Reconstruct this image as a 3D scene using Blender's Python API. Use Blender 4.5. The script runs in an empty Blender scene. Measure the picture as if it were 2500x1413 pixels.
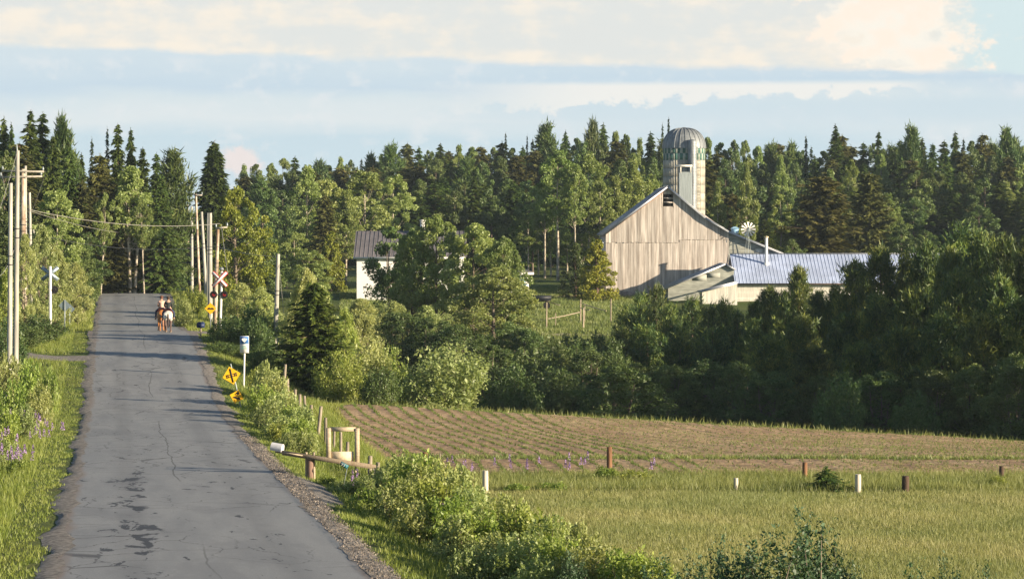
import bpy, math, random
import numpy as np
from mathutils import Vector, Matrix
PI = math.pi
S = bpy.context.scene
COL = S.collection
RES = 6000.0          # focal length in photograph pixels (2500 wide)
CZ = 12.0             # camera height above datum

# ------------------------------------------------------------ camera, exposure
cd = bpy.data.cameras.new("camera"); cam = bpy.data.objects.new("camera", cd); COL.objects.link(cam)
cam.location = (0, 0, CZ); cam.rotation_euler = (PI/2, 0, 0)
cd.sensor_width = 36.0; cd.lens = 36.0*RES/2500.0
cd.shift_y = -146.5/2500.0
cd.clip_start = 0.5; cd.clip_end = 9000
S.camera = cam
S.view_settings.view_transform = 'Standard'; S.view_settings.look = 'None'
S.view_settings.exposure = 1.1; S.view_settings.gamma = 1.0; S.view_settings.use_curve_mapping = False
S.cycles.max_bounces = 5; S.cycles.diffuse_bounces = 3; S.cycles.glossy_bounces = 2
S.cycles.transmission_bounces = 3; S.cycles.transparent_max_bounces = 6
S.cycles.caustics_reflective = False; S.cycles.caustics_refractive = False

# ------------------------------------------------------------ sun
SUN_EL = math.radians(14.0)
SUN_DIR = Vector((1.0, -0.50, 0)).normalized()*math.cos(SUN_EL) + Vector((0, 0, math.sin(SUN_EL)))
ld = bpy.data.lights.new("sun", 'SUN'); sun = bpy.data.objects.new("sun", ld); COL.objects.link(sun)
ld.energy = 5.0; ld.angle = math.radians(0.5); ld.color = (1.0, 0.83, 0.60)
sun.rotation_euler = SUN_DIR.to_track_quat('Z', 'Y').to_euler(); sun.location = (60, -40, 60)

# ------------------------------------------------------------ node helpers
class NT:
    def __init__(s, tree): s.t = tree; s.t.nodes.clear()
    def n(s, typ, **kw):
        nd = s.t.nodes.new(typ)
        for k, v in kw.items(): setattr(nd, k, v)
        return nd
    def put(s, sock, v):
        if isinstance(v, bpy.types.NodeSocket): s.t.links.new(v, sock)
        elif isinstance(v, (tuple, list)) and len(v) == 3 and sock.type == 'RGBA': sock.default_value = (*v, 1)
        else: sock.default_value = v
    def m(s, op, a, b=0.0, c=0.0, clamp=False):
        nd = s.n('ShaderNodeMath', operation=op, use_clamp=clamp)
        s.put(nd.inputs[0], a); s.put(nd.inputs[1], b); s.put(nd.inputs[2], c); return nd.outputs[0]
    def ss(s, x, a, b):
        nd = s.n('ShaderNodeMapRange', interpolation_type='SMOOTHSTEP')
        s.put(nd.inputs[0], x); s.put(nd.inputs[1], a); s.put(nd.inputs[2], b); return nd.outputs[0]
    def mix(s, f, a, b, blend='MIX'):
        nd = s.n('ShaderNodeMix', data_type='RGBA', blend_type=blend)
        s.put(nd.inputs[0], f); s.put(nd.inputs[6], a); s.put(nd.inputs[7], b); return nd.outputs[2]
    def noise(s, vec, scale, detail=3.0, rough=0.55, dist=0.0):
        nd = s.n('ShaderNodeTexNoise'); 
        if vec is not None: s.put(nd.inputs['Vector'], vec)
        nd.inputs['Scale'].default_value = scale; nd.inputs['Detail'].default_value = detail
        nd.inputs['Roughness'].default_value = rough; nd.inputs['Distortion'].default_value = dist
        return nd.outputs[0]
    def comb(s, x, y, z):
        nd = s.n('ShaderNodeCombineXYZ'); s.put(nd.inputs[0], x); s.put(nd.inputs[1], y); s.put(nd.inputs[2], z); return nd.outputs[0]
    def ramp(s, f, stops):
        nd = s.n('ShaderNodeValToRGB'); cr = nd.color_ramp
        while len(cr.elements) < len(stops): cr.elements.new(0.5)
        for e, (p, c) in zip(cr.elements, stops): e.position = p; e.color = (*c, 1)
        s.put(nd.inputs[0], f); return nd.outputs[0]
    def mapv(s, vec, sc):
        nd = s.n('ShaderNodeMapping'); s.put(nd.inputs[0], vec); nd.inputs[3].default_value = sc; return nd.outputs[0]

# ------------------------------------------------------------ world: physical sky with cloud decks low over the horizon
W = bpy.data.worlds.new("World"); S.world = W; W.use_nodes = True
k = NT(W.node_tree)
sky = k.n('ShaderNodeTexSky', sky_type='NISHITA', sun_disc=False)
sky.sun_elevation = SUN_EL; sky.sun_rotation = math.atan2(SUN_DIR.x, SUN_DIR.y)
sky.air_density = 1.0; sky.dust_density = 0.6; sky.ozone_density = 1.5
tc = k.n('ShaderNodeTexCoord'); sx = k.n('ShaderNodeSeparateXYZ'); k.put(sx.inputs[0], tc.outputs['Generated'])
x, y, z = sx.outputs
az = k.m('ARCTAN2', x, y)
el = k.m('ARCTAN2', z, k.m('SQRT', k.m('ADD', k.m('MULTIPLY', x, x), k.m('MULTIPLY', y, y))))
U = k.m('MULTIPLY_ADD', az, 6000, 1250)          # azimuth and elevation, in units of 1/6000 radian
V = k.m('MULTIPLY_ADD', el, -6000, 560)
nA = k.m('SUBTRACT', k.noise(k.comb(k.m('MULTIPLY', U, 0.004), k.m('MULTIPLY', V, 0.012), 1.3), 1.0, 5, 0.6), 0.5)
nB = k.m('SUBTRACT', k.noise(k.comb(k.m('MULTIPLY', U, 0.0022), k.m('MULTIPLY', V, 0.011), 7.7), 1.0, 4, 0.55), 0.5)
nC = k.m('SUBTRACT', k.noise(k.comb(k.m('MULTIPLY', U, 0.012), k.m('MULTIPLY', V, 0.016), 3.1), 1.0, 6, 0.6), 0.5)
nF = k.m('SUBTRACT', k.noise(k.comb(k.m('MULTIPLY', U, 0.03), k.m('MULTIPLY', V, 0.05), 9.1), 1.0, 5, 0.6), 0.5)
# haze-blue base with soft pale streaks
Vn = k.m('ADD', V, k.m('MULTIPLY', nB, 130))
base = k.ramp(k.m('DIVIDE', Vn, 560), [(0.0, (.68,.77,.80)), (.27, (.64,.74,.80)), (.37, (.58,.70,.79)), (.45, (.68,.765,.80)), (.53, (.73,.79,.81)), (.62, (.585,.715,.785)), (.8, (.60,.73,.80)), (1.0, (.62,.72,.76))])
base = k.mix(k.m('MULTIPLY', k.ss(nC, 0.0, 0.2), k.ss(V, 125, 165)), base, k.mix(0.55, base, (.80,.82,.83)))
base = k.mix(k.m('MULTIPLY', k.m('MULTIPLY', k.ss(U, 900, 1500), k.ss(V, 225, 262)), k.m('MULTIPLY', k.ss(V, 345, 280), .7)), base, (.60,.72,.79))
# clear teal sky at the top right
clear = k.mix(k.ss(k.m('ADD', U, k.m('MULTIPLY', nC, 120)), 2240, 2400), (.80,.785,.74), (.66,.79,.81))
# upper cream deck
edge = k.m('ADD', k.m('MULTIPLY_ADD', U, 0.028, 122), k.m('ADD', k.m('MULTIPLY', nA, 52), k.m('MULTIPLY', nC, 16)))
fA = k.ss(k.m('SUBTRACT', edge, V), -7, 12)
creamv = k.ss(k.m('ADD', nB, k.m('MULTIPLY', nC, .7)), -0.12, 0.2)
cream = k.mix(creamv, (.755,.775,.755), (.93,.855,.745))
cream = k.mix(k.ss(k.m('ADD', U, k.m('MULTIPLY', nC, 160)), 2230, 2380), cream, clear)
# bright cumulus inside it
dx = k.m('DIVIDE', k.m('SUBTRACT', U, k.m('MULTIPLY_ADD', V, 0.35, 2150)), 175); dy = k.m('DIVIDE', k.m('SUBTRACT', V, 70), 160)
dd = k.m('SQRT', k.m('ADD', k.m('MULTIPLY', dx, dx), k.m('MULTIPLY', dy, dy)))
fcu = k.ss(k.m('ADD', dd, k.m('ADD', k.m('MULTIPLY', nC, 3.4), k.m('MULTIPLY', nF, .9))), 1.30, 0.66)
cream = k.mix(fcu, cream, k.mix(k.ss(nC, -.12, .12), (1.0,.875,.75), (.96,.91,.81)))
c = k.mix(fA, base, cream)
# bright thin band at the right, with its bumpy underside
bnd = k.m('MULTIPLY', k.ss(U, 950, 1500), k.ss(U, 2290, 2150))
lowe = k.m('ADD', k.m('MULTIPLY_ADD', U, -0.035, 308), k.m('ADD', k.m('MULTIPLY', nC, 120), k.m('MULTIPLY', nF, 16)))
fb = k.m('MULTIPLY', k.m('MULTIPLY', k.ss(V, 196, 214), k.ss(k.m('SUBTRACT', lowe, V), -4, 8)), bnd)
c = k.mix(k.m('MULTIPLY', fb, 0.95), c, (.87,.86,.82))
# small pink cloud low in the road gap
ex = k.m('DIVIDE', k.m('SUBTRACT', U, 585), 44); ey = k.m('DIVIDE', k.m('SUBTRACT', V, 392), 30)
de = k.m('SQRT', k.m('ADD', k.m('MULTIPLY', ex, ex), k.m('MULTIPLY', ey, ey)))
c = k.mix(k.ss(k.m('ADD', de, k.m('ADD', k.m('MULTIPLY', nF, 2.2), k.m('MULTIPLY', nC, 2.5))), 1.5, .5), c, (.84,.76,.74))
bg1 = k.n('ShaderNodeBackground'); k.put(bg1.inputs[0], sky.outputs[0]); bg1.inputs[1].default_value = 0.065
bg2 = k.n('ShaderNodeBackground'); k.put(bg2.inputs[0], c); bg2.inputs[1].default_value = 0.48
mx = k.n('ShaderNodeMixShader'); k.put(mx.inputs[0], k.ss(V, -700, -60))
k.t.links.new(bg1.outputs[0], mx.inputs[1]); k.t.links.new(bg2.outputs[0], mx.inputs[2])
wo = k.n('ShaderNodeOutputWorld'); k.t.links.new(mx.outputs[0], wo.inputs[0])

# ------------------------------------------------------------ terrain
_Y = np.arange(-60, 3001, 0.5)
def _prof(kn, sig=2.5):
    a = np.interp(_Y, [p[0] for p in kn], [p[1] for p in kn])
    g = np.arange(-20, 21)*0.5; w = np.exp(-g*g/(2*sig*sig)); w /= w.sum()
    return np.convolve(np.pad(a, 20, mode='edge'), w, 'valid')
_R = _prof([(-60,1.5),(0,-1.6),(15,-3.9),(30,-5.7),(40,-6.45),(50,-6.95),(60,-7.2),(70,-7.5),(80,-7.8),(90,-8.1),(105,-8.5),(118,-8.75),
            (130,-8.45),(139,-7.85),(148,-7.45),(157,-7.12),(164,-6.98),(172,-7.0),(179,-7.4),(188,-7.5),(200,-7.2),(215,-6.72),(228,-6.25),(236,-6.1),
            (244,-6.3),(255,-6.9),(280,-7.4),(350,-7),(450,-4),(700,0),(3000,2)], 2.0)
_F = _prof([(-60,1.0),(0,-2.3),(15,-4.5),(30,-6.1),(50,-7.3),(65,-7.95),(80,-8.5),(90,-9.1),(100,-9.2),(110,-9.15),(120,-9.0),(126,-8.95),
            (133,-9.75),(142,-11.1),(152,-12.0),(175,-12.0),(195,-10.9),(212,-9.9),(222,-9.2),(235,-8.7),(250,-8.1),(270,-7.3),(320,-6.6),(400,-4.5),(500,-1),(700,2),(3000,3)], 2.0)
def sst(x, a, b):
    t = np.clip((x-a)/(b-a), 0, 1); return t*t*(3-2*t)
def RC(Y): Y = np.asarray(Y, float); return 2.1-0.163*Y + np.where(Y > 230, 0.00035*(Y-230)**2, 0)*np.where(Y < 600, 1, 0) + np.where(Y >= 600, 47.9, 0)
def RZ(Y): return np.interp(Y, _Y, _R)
def HH(X, Y):
    X = np.asarray(X, float); Y = np.asarray(Y, float)
    s = X-RC(Y); r = RZ(Y)
    F = np.interp(Y, _Y, _F)
    F = F - 0.055*np.clip(X+8, 0, 60)*sst(Y, 95, 125)*(1-sst(Y, 160, 225))
    F = F - 0.02*np.clip(X+8, 0, 200)*sst(Y, 160, 225)*0
    dr = np.abs(F-r)
    w = sst(s, 3.9, 8.5+dr*1.7)
    right = (r-0.10)*(1-w)+F*w - 0.42*np.exp(-((s-5.6)/1.1)**2)*(Y < 155)
    sl = -s
    wl = sst(sl, 3.9, 9.0)
    left = (r-0.10) + wl*(0.15+0.012*np.clip(sl-9, 0, 150)) - 0.10*np.exp(-((sl-5.6)/1.2)**2) + 0.7*sst(sl,4.2,6.5)*sst(Y,176,186)*(1-sst(Y,240,262))
    h = np.where(s > 0, right, left)
    off = np.clip((np.abs(s)-4)/3, 0, 1)*np.where((s > 8) & (Y < 132), .2, 1.0)
    h = h + off*(0.05*np.sin(X*0.9+Y*0.35)+0.04*np.sin(X*0.37-Y*0.8+1)+0.03*np.sin(X*2.3+Y*1.1))
    return h + CZ
def H(X, Y): return float(HH(X, Y))
def PX(px, D): return (px-1250)/RES*D
def PZ(py, D): return CZ-(py-560)/RES*D
def P(px, py, D): return Vector((PX(px, D), D, PZ(py, D)))

# ------------------------------------------------------------ mesh helpers
class MB:
    def __init__(s): s.v = []; s.f = {}; s.n = 0
    def add(s, v, f):
        v = np.asarray(v, float).reshape(-1, 3); f = np.asarray(f, int)
        s.v.append(v); s.f.setdefault(f.shape[1], []).append(f+s.n); s.n += len(v)
    def poly(s, pts):
        s.add(pts, [list(range(len(pts)))])
    def box(s, c, d, rot=None):
        v = np.array([[x, y, z] for x in (-.5, .5) for y in (-.5, .5) for z in (-.5, .5)])*np.array(d)
        if rot is not None: v = v @ np.array(rot.to_matrix() if hasattr(rot, 'to_matrix') else rot).T
        s.add(v+np.array(c), [[0,1,3,2],[4,6,7,5],[0,4,5,1],[2,3,7,6],[0,2,6,4],[1,5,7,3]])
    def bar(s, a, b, w, h, up=(0, 0, 1)):
        a = Vector(a); b = Vector(b); d = (b-a); L = d.length; d.normalize(); up = Vector(up)
        sd = d.cross(up); 
        if sd.length < 1e-4: sd = d.cross(Vector((0, 1, 0)))
        sd.normalize(); u = sd.cross(d)
        R = Matrix((sd, d, u)).transposed()
        s.box((a+b)/2, (w, L, h), R)
    def prism(s, pts, off):
        p = np.array(pts, float); q = p+np.array(off); n = len(p)
        s.add(p, [list(range(n))]); s.add(q, [list(range(n))[::-1]])
        v = np.vstack([p, q]); s.add(v, [[(i+1) % n, i, n+i, n+(i+1) % n] for i in range(n)])
    def tube(s, pts, rad, n=6, cap=True):
        pts = [Vector(p) for p in pts]; m = len(pts)
        if not hasattr(rad, '__len__'): rad = [rad]*m
        V = []; ang = np.arange(n)*2*PI/n; prev = None
        for i, p in enumerate(pts):
            t = (pts[min(i+1, m-1)]-pts[max(i-1, 0)]); t.normalize()
            if prev is None: a = t.cross(Vector((0, 0, 1))); a = t.cross(Vector((1, 0, 0))) if a.length < .05 else a
            else: a = prev-t*prev.dot(t)
            a.normalize(); prev = a; b = t.cross(a)
            V += [list(p+(a*math.cos(g)+b*math.sin(g))*rad[i]) for g in ang]
        F = [[i*n+j, i*n+(j+1) % n, (i+1)*n+(j+1) % n, (i+1)*n+j] for i in range(m-1) for j in range(n)]
        s.add(V, F)
        if cap: s.add(V[-n:], [list(range(n))]); s.add(V[:n], [list(range(n))[::-1]])
    def lathe(s, prof, c=(0, 0, 0), n=24, a0=0, a1=2*PI):
        full = abs(a1-a0-2*PI) < 1e-6; k = n if full else n+1
        V = [[c[0]+r*math.cos(a0+(a1-a0)*j/n), c[1]+r*math.sin(a0+(a1-a0)*j/n), c[2]+z] for r, z in prof for j in range(k)]
        F = [[i*k+j, i*k+(j+1) % k, (i+1)*k+(j+1) % k, (i+1)*k+j] for i in range(len(prof)-1) for j in range(n)]
        s.add(V, F)
    def leaves(s, C, size, asp=0.55, up=0.0, rng=None):
        C = np.asarray(C, float); N = len(C); size = np.broadcast_to(size, (N,)).reshape(-1, 1)
        u = rng.normal(size=(N, 3)); u[:, 2] += up; u /= np.linalg.norm(u, axis=1, keepdims=True)
        w = rng.normal(size=(N, 3)); v = np.cross(u, w); v /= np.linalg.norm(v, axis=1, keepdims=True)+1e-9
        u = u*size*.5; v = v*size*.5*asp
        q = np.stack([C-u, C+v, C+u, C-v], 1).reshape(-1, 3)
        s.add(q, np.arange(4*N).reshape(-1, 4))
    def tris(s, A, B, Cc):
        N = len(A); s.add(np.stack([A, B, Cc], 1).reshape(-1, 3), np.arange(3*N).reshape(-1, 3))
    def mesh(s, name, mat=None, smooth=False):
        me = bpy.data.meshes.new(name)
        v = np.vstack(s.v); me.vertices.add(len(v)); me.vertices.foreach_set('co', v.astype(np.float32).ravel())
        li = []; ls = []; o = 0
        for kk, fl in s.f.items():
            f = np.vstack(fl); li.append(f.ravel()); ls.append(o+np.arange(len(f))*kk); o += f.size
        li = np.concatenate(li).astype(np.int32); ls = np.concatenate(ls).astype(np.int32)
        me.loops.add(len(li)); me.loops.foreach_set('vertex_index', li)
        me.polygons.add(len(ls)); me.polygons.foreach_set('loop_start', ls)
        me.update(calc_edges=True); me.validate()
        if smooth: me.polygons.foreach_set('use_smooth', np.ones(len(ls), bool))
        if mat: me.materials.append(mat)
        return me
    def build(s, name, mat=None, parent=None, smooth=False):
        return link(name, s.mesh(name, mat, smooth), parent)
def link(name, me, parent=None, loc=None):
    o = bpy.data.objects.new(name, me); COL.objects.link(o)
    if parent: o.parent = parent
    if loc is not None: o.location = loc
    return o
def tag(o, label=None, cat=None, group=None, kind=None):
    if label: o['label'] = label
    if cat: o['category'] = cat
    if group: o['group'] = group
    if kind: o['kind'] = kind
    return o
def empty(name, loc, label=None, cat=None, group=None, rz=0.0):
    o = bpy.data.objects.new(name, None); COL.objects.link(o); o.location = loc; o.rotation_euler = (0, 0, rz)
    o.empty_display_size = 0.3
    return tag(o, label, cat, group)

# ------------------------------------------------------------ materials
def pmat(name, col, rough=0.8, var=0.25, scale=3.0, stretch=(1, 1, 1), col2=None, metal=0.0, bump=0.0, island=0.0, spec=0.3, objvar=0.0, detail=5, bscale=None):
    m = bpy.data.materials.new(name); m.use_nodes = True; k = NT(m.node_tree)
    tc = k.n('ShaderNodeTexCoord'); v = k.mapv(tc.outputs['Object'], stretch)
    nz = k.noise(v, scale, detail, .6)
    c2 = col2 if col2 else tuple(a*(1-var) for a in col); c1 = col if col2 else tuple(min(1, a*(1+var)) for a in col)
    c = k.mix(k.ss(nz, .33, .67), c2, c1)
    if island:
        g = k.n('ShaderNodeNewGeometry'); c = k.mix(1.0, c, k.ramp(g.outputs['Random Per Island'], [(0, (1-island,)*3), (1, (1+island,)*3)]), 'MULTIPLY')
    if objvar:
        oi = k.n('ShaderNodeObjectInfo'); c = k.mix(1.0, c, k.ramp(oi.outputs['Random'], [(0, (1-objvar,)*3), (1, (1+objvar,)*3)]), 'MULTIPLY')
    b = k.n('ShaderNodeBsdfPrincipled'); k.put(b.inputs['Base Color'], c); b.inputs['Roughness'].default_value = rough
    b.inputs['Metallic'].default_value = metal; b.inputs['Specular IOR Level'].default_value = spec
    if bump:
        bp = k.n('ShaderNodeBump'); bp.inputs['Strength'].default_value = bump; bp.inputs['Distance'].default_value = 0.05
        k.put(bp.inputs['Height'], k.noise(v, bscale or scale*4, 4)); k.put(b.inputs['Normal'], bp.outputs[0])
    o = k.n('ShaderNodeOutputMaterial'); k.t.links.new(b.outputs[0], o.inputs[0])
    return m
def leafmat(name, cols, trans=0.35, objv=0.25, clump=0.5):
    """cols: dark, mid, light leaf tones; varies per leaf, per clump and per plant"""
    m = bpy.data.materials.new(name); m.use_nodes = True; k = NT(m.node_tree)
    g = k.n('ShaderNodeNewGeometry'); oi = k.n('ShaderNodeObjectInfo'); tc = k.n('ShaderNodeTexCoord')
    nz = k.noise(tc.outputs['Object'], clump, 3)
    f = k.m('ADD', k.m('MULTIPLY', g.outputs['Random Per Island'], .5), k.m('MULTIPLY', k.ss(nz, .3, .7), .5))
    c = k.ramp(f, [(0.05, cols[0]), (.5, cols[1]), (.95, cols[2])])
    hs = k.n('ShaderNodeHueSaturation'); k.put(hs.inputs['Color'], c)
    k.put(hs.inputs['Hue'], k.m('MULTIPLY_ADD', oi.outputs['Random'], 0.035, 0.4825))
    k.put(hs.inputs['Value'], k.m('MULTIPLY_ADD', k.m('FRACT', k.m('MULTIPLY', oi.outputs['Random'], 37.7)), objv*2, 1-objv))
    d = k.n('ShaderNodeBsdfDiffuse'); k.put(d.inputs[0], hs.outputs[0])
    t = k.n('ShaderNodeBsdfTranslucent'); k.put(t.inputs[0], k.mix(1.0, hs.outputs[0], (1.15, 1.1, .6), 'MULTIPLY'))
    mm = k.n('ShaderNodeMixShader'); mm.inputs[0].default_value = trans
    k.t.links.new(d.outputs[0], mm.inputs[1]); k.t.links.new(t.outputs[0], mm.inputs[2])
    gl = k.n('ShaderNodeBsdfGlossy'); gl.inputs['Roughness'].default_value = .5; gl.inputs[0].default_value = (.8,.8,.8,1)
    m2 = k.n('ShaderNodeMixShader'); m2.inputs[0].default_value = .035
    k.t.links.new(mm.outputs[0], m2.inputs[1]); k.t.links.new(gl.outputs[0], m2.inputs[2])
    o = k.n('ShaderNodeOutputMaterial'); k.t.links.new(m2.outputs[0], o.inputs[0])
    return m
LM = {
 'spruce': leafmat('spruce_needles', [(.038,.072,.022),(.088,.138,.032),(.150,.190,.048)], .18, .28, .35),
 'brownspruce': leafmat('brownish_needles', [(.070,.080,.026),(.125,.132,.040),(.180,.170,.055)], .18, .2, .35),
 'lit': leafmat('sunny_spruce_needles', [(.050,.080,.020),(.120,.160,.030),(.230,.250,.050)], .22, .1, .6),  # brighter copy of the spruce needles, sunlight put into the colour
 'fir': leafmat('fir_needles', [(.020,.042,.020),(.038,.065,.026),(.060,.095,.035)], .1, .2, .4),
 'pine': leafmat('pine_needles', [(.035,.075,.032),(.095,.150,.036),(.300,.330,.060)], .22, .18, .5),  # lightest tone brightened to stand in for sunlit tips, spread at random
 'aspen': leafmat('aspen_leaves', [(.130,.190,.045),(.215,.285,.075),(.320,.375,.125)], .38, .15, .5),
 'paleaspen': leafmat('pale_aspen_leaves', [(.190,.240,.065),(.300,.360,.110),(.430,.470,.180)], .42, .10, .5),
 'maple': leafmat('maple_leaves', [(.110,.160,.020),(.180,.235,.028),(.280,.320,.045)], .38, .15, .6),
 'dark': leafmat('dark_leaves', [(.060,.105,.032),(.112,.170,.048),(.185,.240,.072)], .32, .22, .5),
 'willow': leafmat('willow_leaves', [(.210,.265,.085),(.340,.400,.140),(.520,.560,.240)], .42, .12, 1.2),
 'shrub': leafmat('shrub_leaves', [(.165,.235,.036),(.290,.365,.070),(.470,.520,.150)], .42, .12, 1.5),
 'cedar': leafmat('cedar_sprays', [(.150,.175,.018),(.250,.260,.028),(.360,.340,.045)], .25, .1, 1.2),
 'teal': leafmat('bluish_leaves', [(.040,.090,.045),(.068,.130,.060),(.105,.175,.080)], .32, .15, 1.5),
}
bark_grey = pmat('grey_bark', (.16,.13,.10), .9, .35, 3, (1,1,.2), bump=.4)
bark_birch = pmat('pale_bark', (.52,.47,.38), .8, .3, 2.2, (1,1,1.6), col2=(.20,.16,.12))
bark_pine = pmat('brown_bark', (.14,.095,.07), .9, .3, 3, (1,1,.3))
# ------------------------------------------------------------ plant generators (nominal sizes in metres; each returns crown mesh, trunk mesh, height, radius)
def limb_pts(a, b, rng, bow=0.12):
    a = np.array(a); b = np.array(b); L = np.linalg.norm(b-a)
    m = (a+b)/2+np.array([0, 0, -bow*L])+rng.normal(size=3)*L*.05
    return [a, m, b]
def g_decid(seed, mat, bark, Ht=14., R=3., z0=.35, nc=60, nl=7500, leaf=.28, cl=.95, shape='oval', tr=.16, multi=1, up=.3):
    rng = np.random.default_rng(seed); mb = MB(); tb = MB()
    cen = []
    while len(cen) < nc:
        t = rng.uniform(0, 1); a = rng.uniform(0, 2*PI)
        if shape == 'oval': rr = math.sin(PI*min(1, (t*.86+.14)))**.6
        elif shape == 'cone': rr = (1-t)**.75*.95+.08
        elif shape == 'tall': rr = (.45+.55*math.sin(PI*min(1, t*1.0+.08)))*(1-t**5)
        elif shape == 'dome': rr = math.sqrt(max(0, 1-t*t))
        q = math.sqrt(rng.uniform(.12, 1))*rr*rng.uniform(.78, 1.12)
        cen.append([q*R*math.cos(a), q*R*math.sin(a), Ht*(z0+(1-z0)*t*.95)])
    cen = np.array(cen); rad = cl*rng.uniform(.45, 1.15, nc)
    rad *= np.clip(1.25-.5*(cen[:, 2]/Ht), .6, 1.2)
    idx = rng.integers(0, nc, nl)
    d = rng.normal(size=(nl, 3)); d /= np.linalg.norm(d, axis=1, keepdims=True)
    d *= (rng.uniform(.05, 1, (nl, 1))**.45)*np.array([1, 1, .78])
    C = cen[idx]+d*rad[idx][:, None]
    C = C[(C[:, 2] > Ht*z0*.55)]
    mb.leaves(C, leaf*np.clip(rng.lognormal(-.12, .38, len(C)), .3, 1.5), .62, up, rng)
    for mi in range(multi):
        a = 2*PI*mi/max(1, multi)+seed; sp = 0 if multi == 1 else R*.32
        bx, by = (sp*.25*math.cos(a), sp*.25*math.sin(a)); tx, ty = sp*math.cos(a), sp*math.sin(a)
        zt = Ht*(.93 if multi == 1 else .8)
        tp = [(bx, by, -.5), (bx+.3*(tx-bx), by+.3*(ty-by), zt*.33), (bx+.7*(tx-bx)+rng.normal()*.12, by+.7*(ty-by), zt*.66), (tx, ty, zt)]
        tb.tube(tp, [tr*1.15, tr*.85, tr*.5, tr*.12], 7)
        for c in cen[rng.permutation(nc)[:max(8, nc//3)]]:
            zz = max(Ht*z0*.6, c[2]-rng.uniform(.08, .2)*Ht); f = zz/zt
            if f > .95: continue
            p0 = (bx+f*(tx-bx), by+f*(ty-by), zz)
            tb.tube(limb_pts(p0, c, rng, .06), [tr*.38*(1.1-f), tr*.22*(1.1-f), .015], 4)
    return mb.mesh('crown', mat), tb.mesh('trunk', bark), Ht, R
def g_conifer(seed, mat, bark, Ht=16., R=2.6, z0=.06, step=.42, droop=.35, dens=1.0, upturn=.0, ragged=.25, power=.8, spr=.55, tr=.17, gap=0.0):
    rng = np.random.default_rng(seed); mb = MB(); tb = MB()
    A = []; B = []; Cc = []
    z = Ht*z0
    lean = rng.normal(size=2)*.01
    while z < Ht*.985:
        f = (z/Ht-z0)/(1-z0); L0 = R*((1-f)**power)*.97+.12
        L0 *= 1+ragged*rng.normal()*.6
        nb = max(5, int((6+6*(1-f))*dens))
        if rng.uniform() < gap: nb = max(2, nb//3)
        a0 = rng.uniform(0, 2*PI)
        for b in range(nb):
            a = a0+2*PI*b/nb+rng.normal()*.22; L = max(.12, L0*(1+ragged*rng.normal())); ca, sa = math.cos(a), math.sin(a)
            zb = z+rng.normal()*step*.3; ns = max(2, int(L/(spr*.42))+1)
            tt = (np.arange(ns)+.6)/ns
            r = tt*L; dz = -droop*L*tt+upturn*L*tt**2+rng.normal(size=ns)*.05
            px = ca*r+lean[0]*zb; py = sa*r+lean[1]*zb; pz = zb+dz
            for side in (-1, 0, 1, 2):
                sz = spr*rng.uniform(.65, 1.25, ns)*(1.05-.35*tt)*min(1, .45+L/1.5)
                if side == 2: ang = np.full(ns, a)+rng.normal(size=ns)*.5; tz = rng.uniform(-.75, -.2, ns)
                else: ang = a+side*rng.uniform(.5, 1.0, ns); tz = rng.uniform(-.35, .12, ns)-droop*.3
                base = np.stack([px, py, pz], 1)
                tip = base+np.stack([np.cos(ang)*sz, np.sin(ang)*sz, tz*sz], 1)
                w = sz*.30
                perp = np.stack([-np.sin(ang)*w, np.cos(ang)*w, rng.normal(size=ns)*w*.5], 1)
                A.append(base-perp-.15*(tip-base)); B.append(base+perp-.15*(tip-base)); Cc.append(tip)
            if L > .8 and rng.uniform() < .5: tb.tube([(0, 0, zb), (ca*L*.8, sa*L*.8, zb+dz[-1]*.8)], [.03, .01], 3, False)
        z += step*rng.uniform(.7, 1.25)*(1-.35*f)
    # leader
    n = 14; zz = Ht*(.93+.07*rng.uniform(0, 1, n)); a = rng.uniform(0, 2*PI, n); s = .22*spr/.5
    base = np.stack([lean[0]*zz, lean[1]*zz, zz], 1); tip = base+np.stack([np.cos(a)*s, np.sin(a)*s, np.full(n, .18)], 1)
    A.append(base-[.05, 0, 0]); B.append(base+[.05, 0, 0]); Cc.append(tip)
    mb.tris(np.vstack(A), np.vstack(B), np.vstack(Cc))
    tb.tube([(0, 0, -.5), (lean[0]*Ht*.5, lean[1]*Ht*.5, Ht*.5), (lean[0]*Ht, lean[1]*Ht, Ht)], [tr, tr*.6, .02], 6)
    return mb.mesh('crown', mat), tb.mesh('trunk', bark), Ht, R
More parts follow.
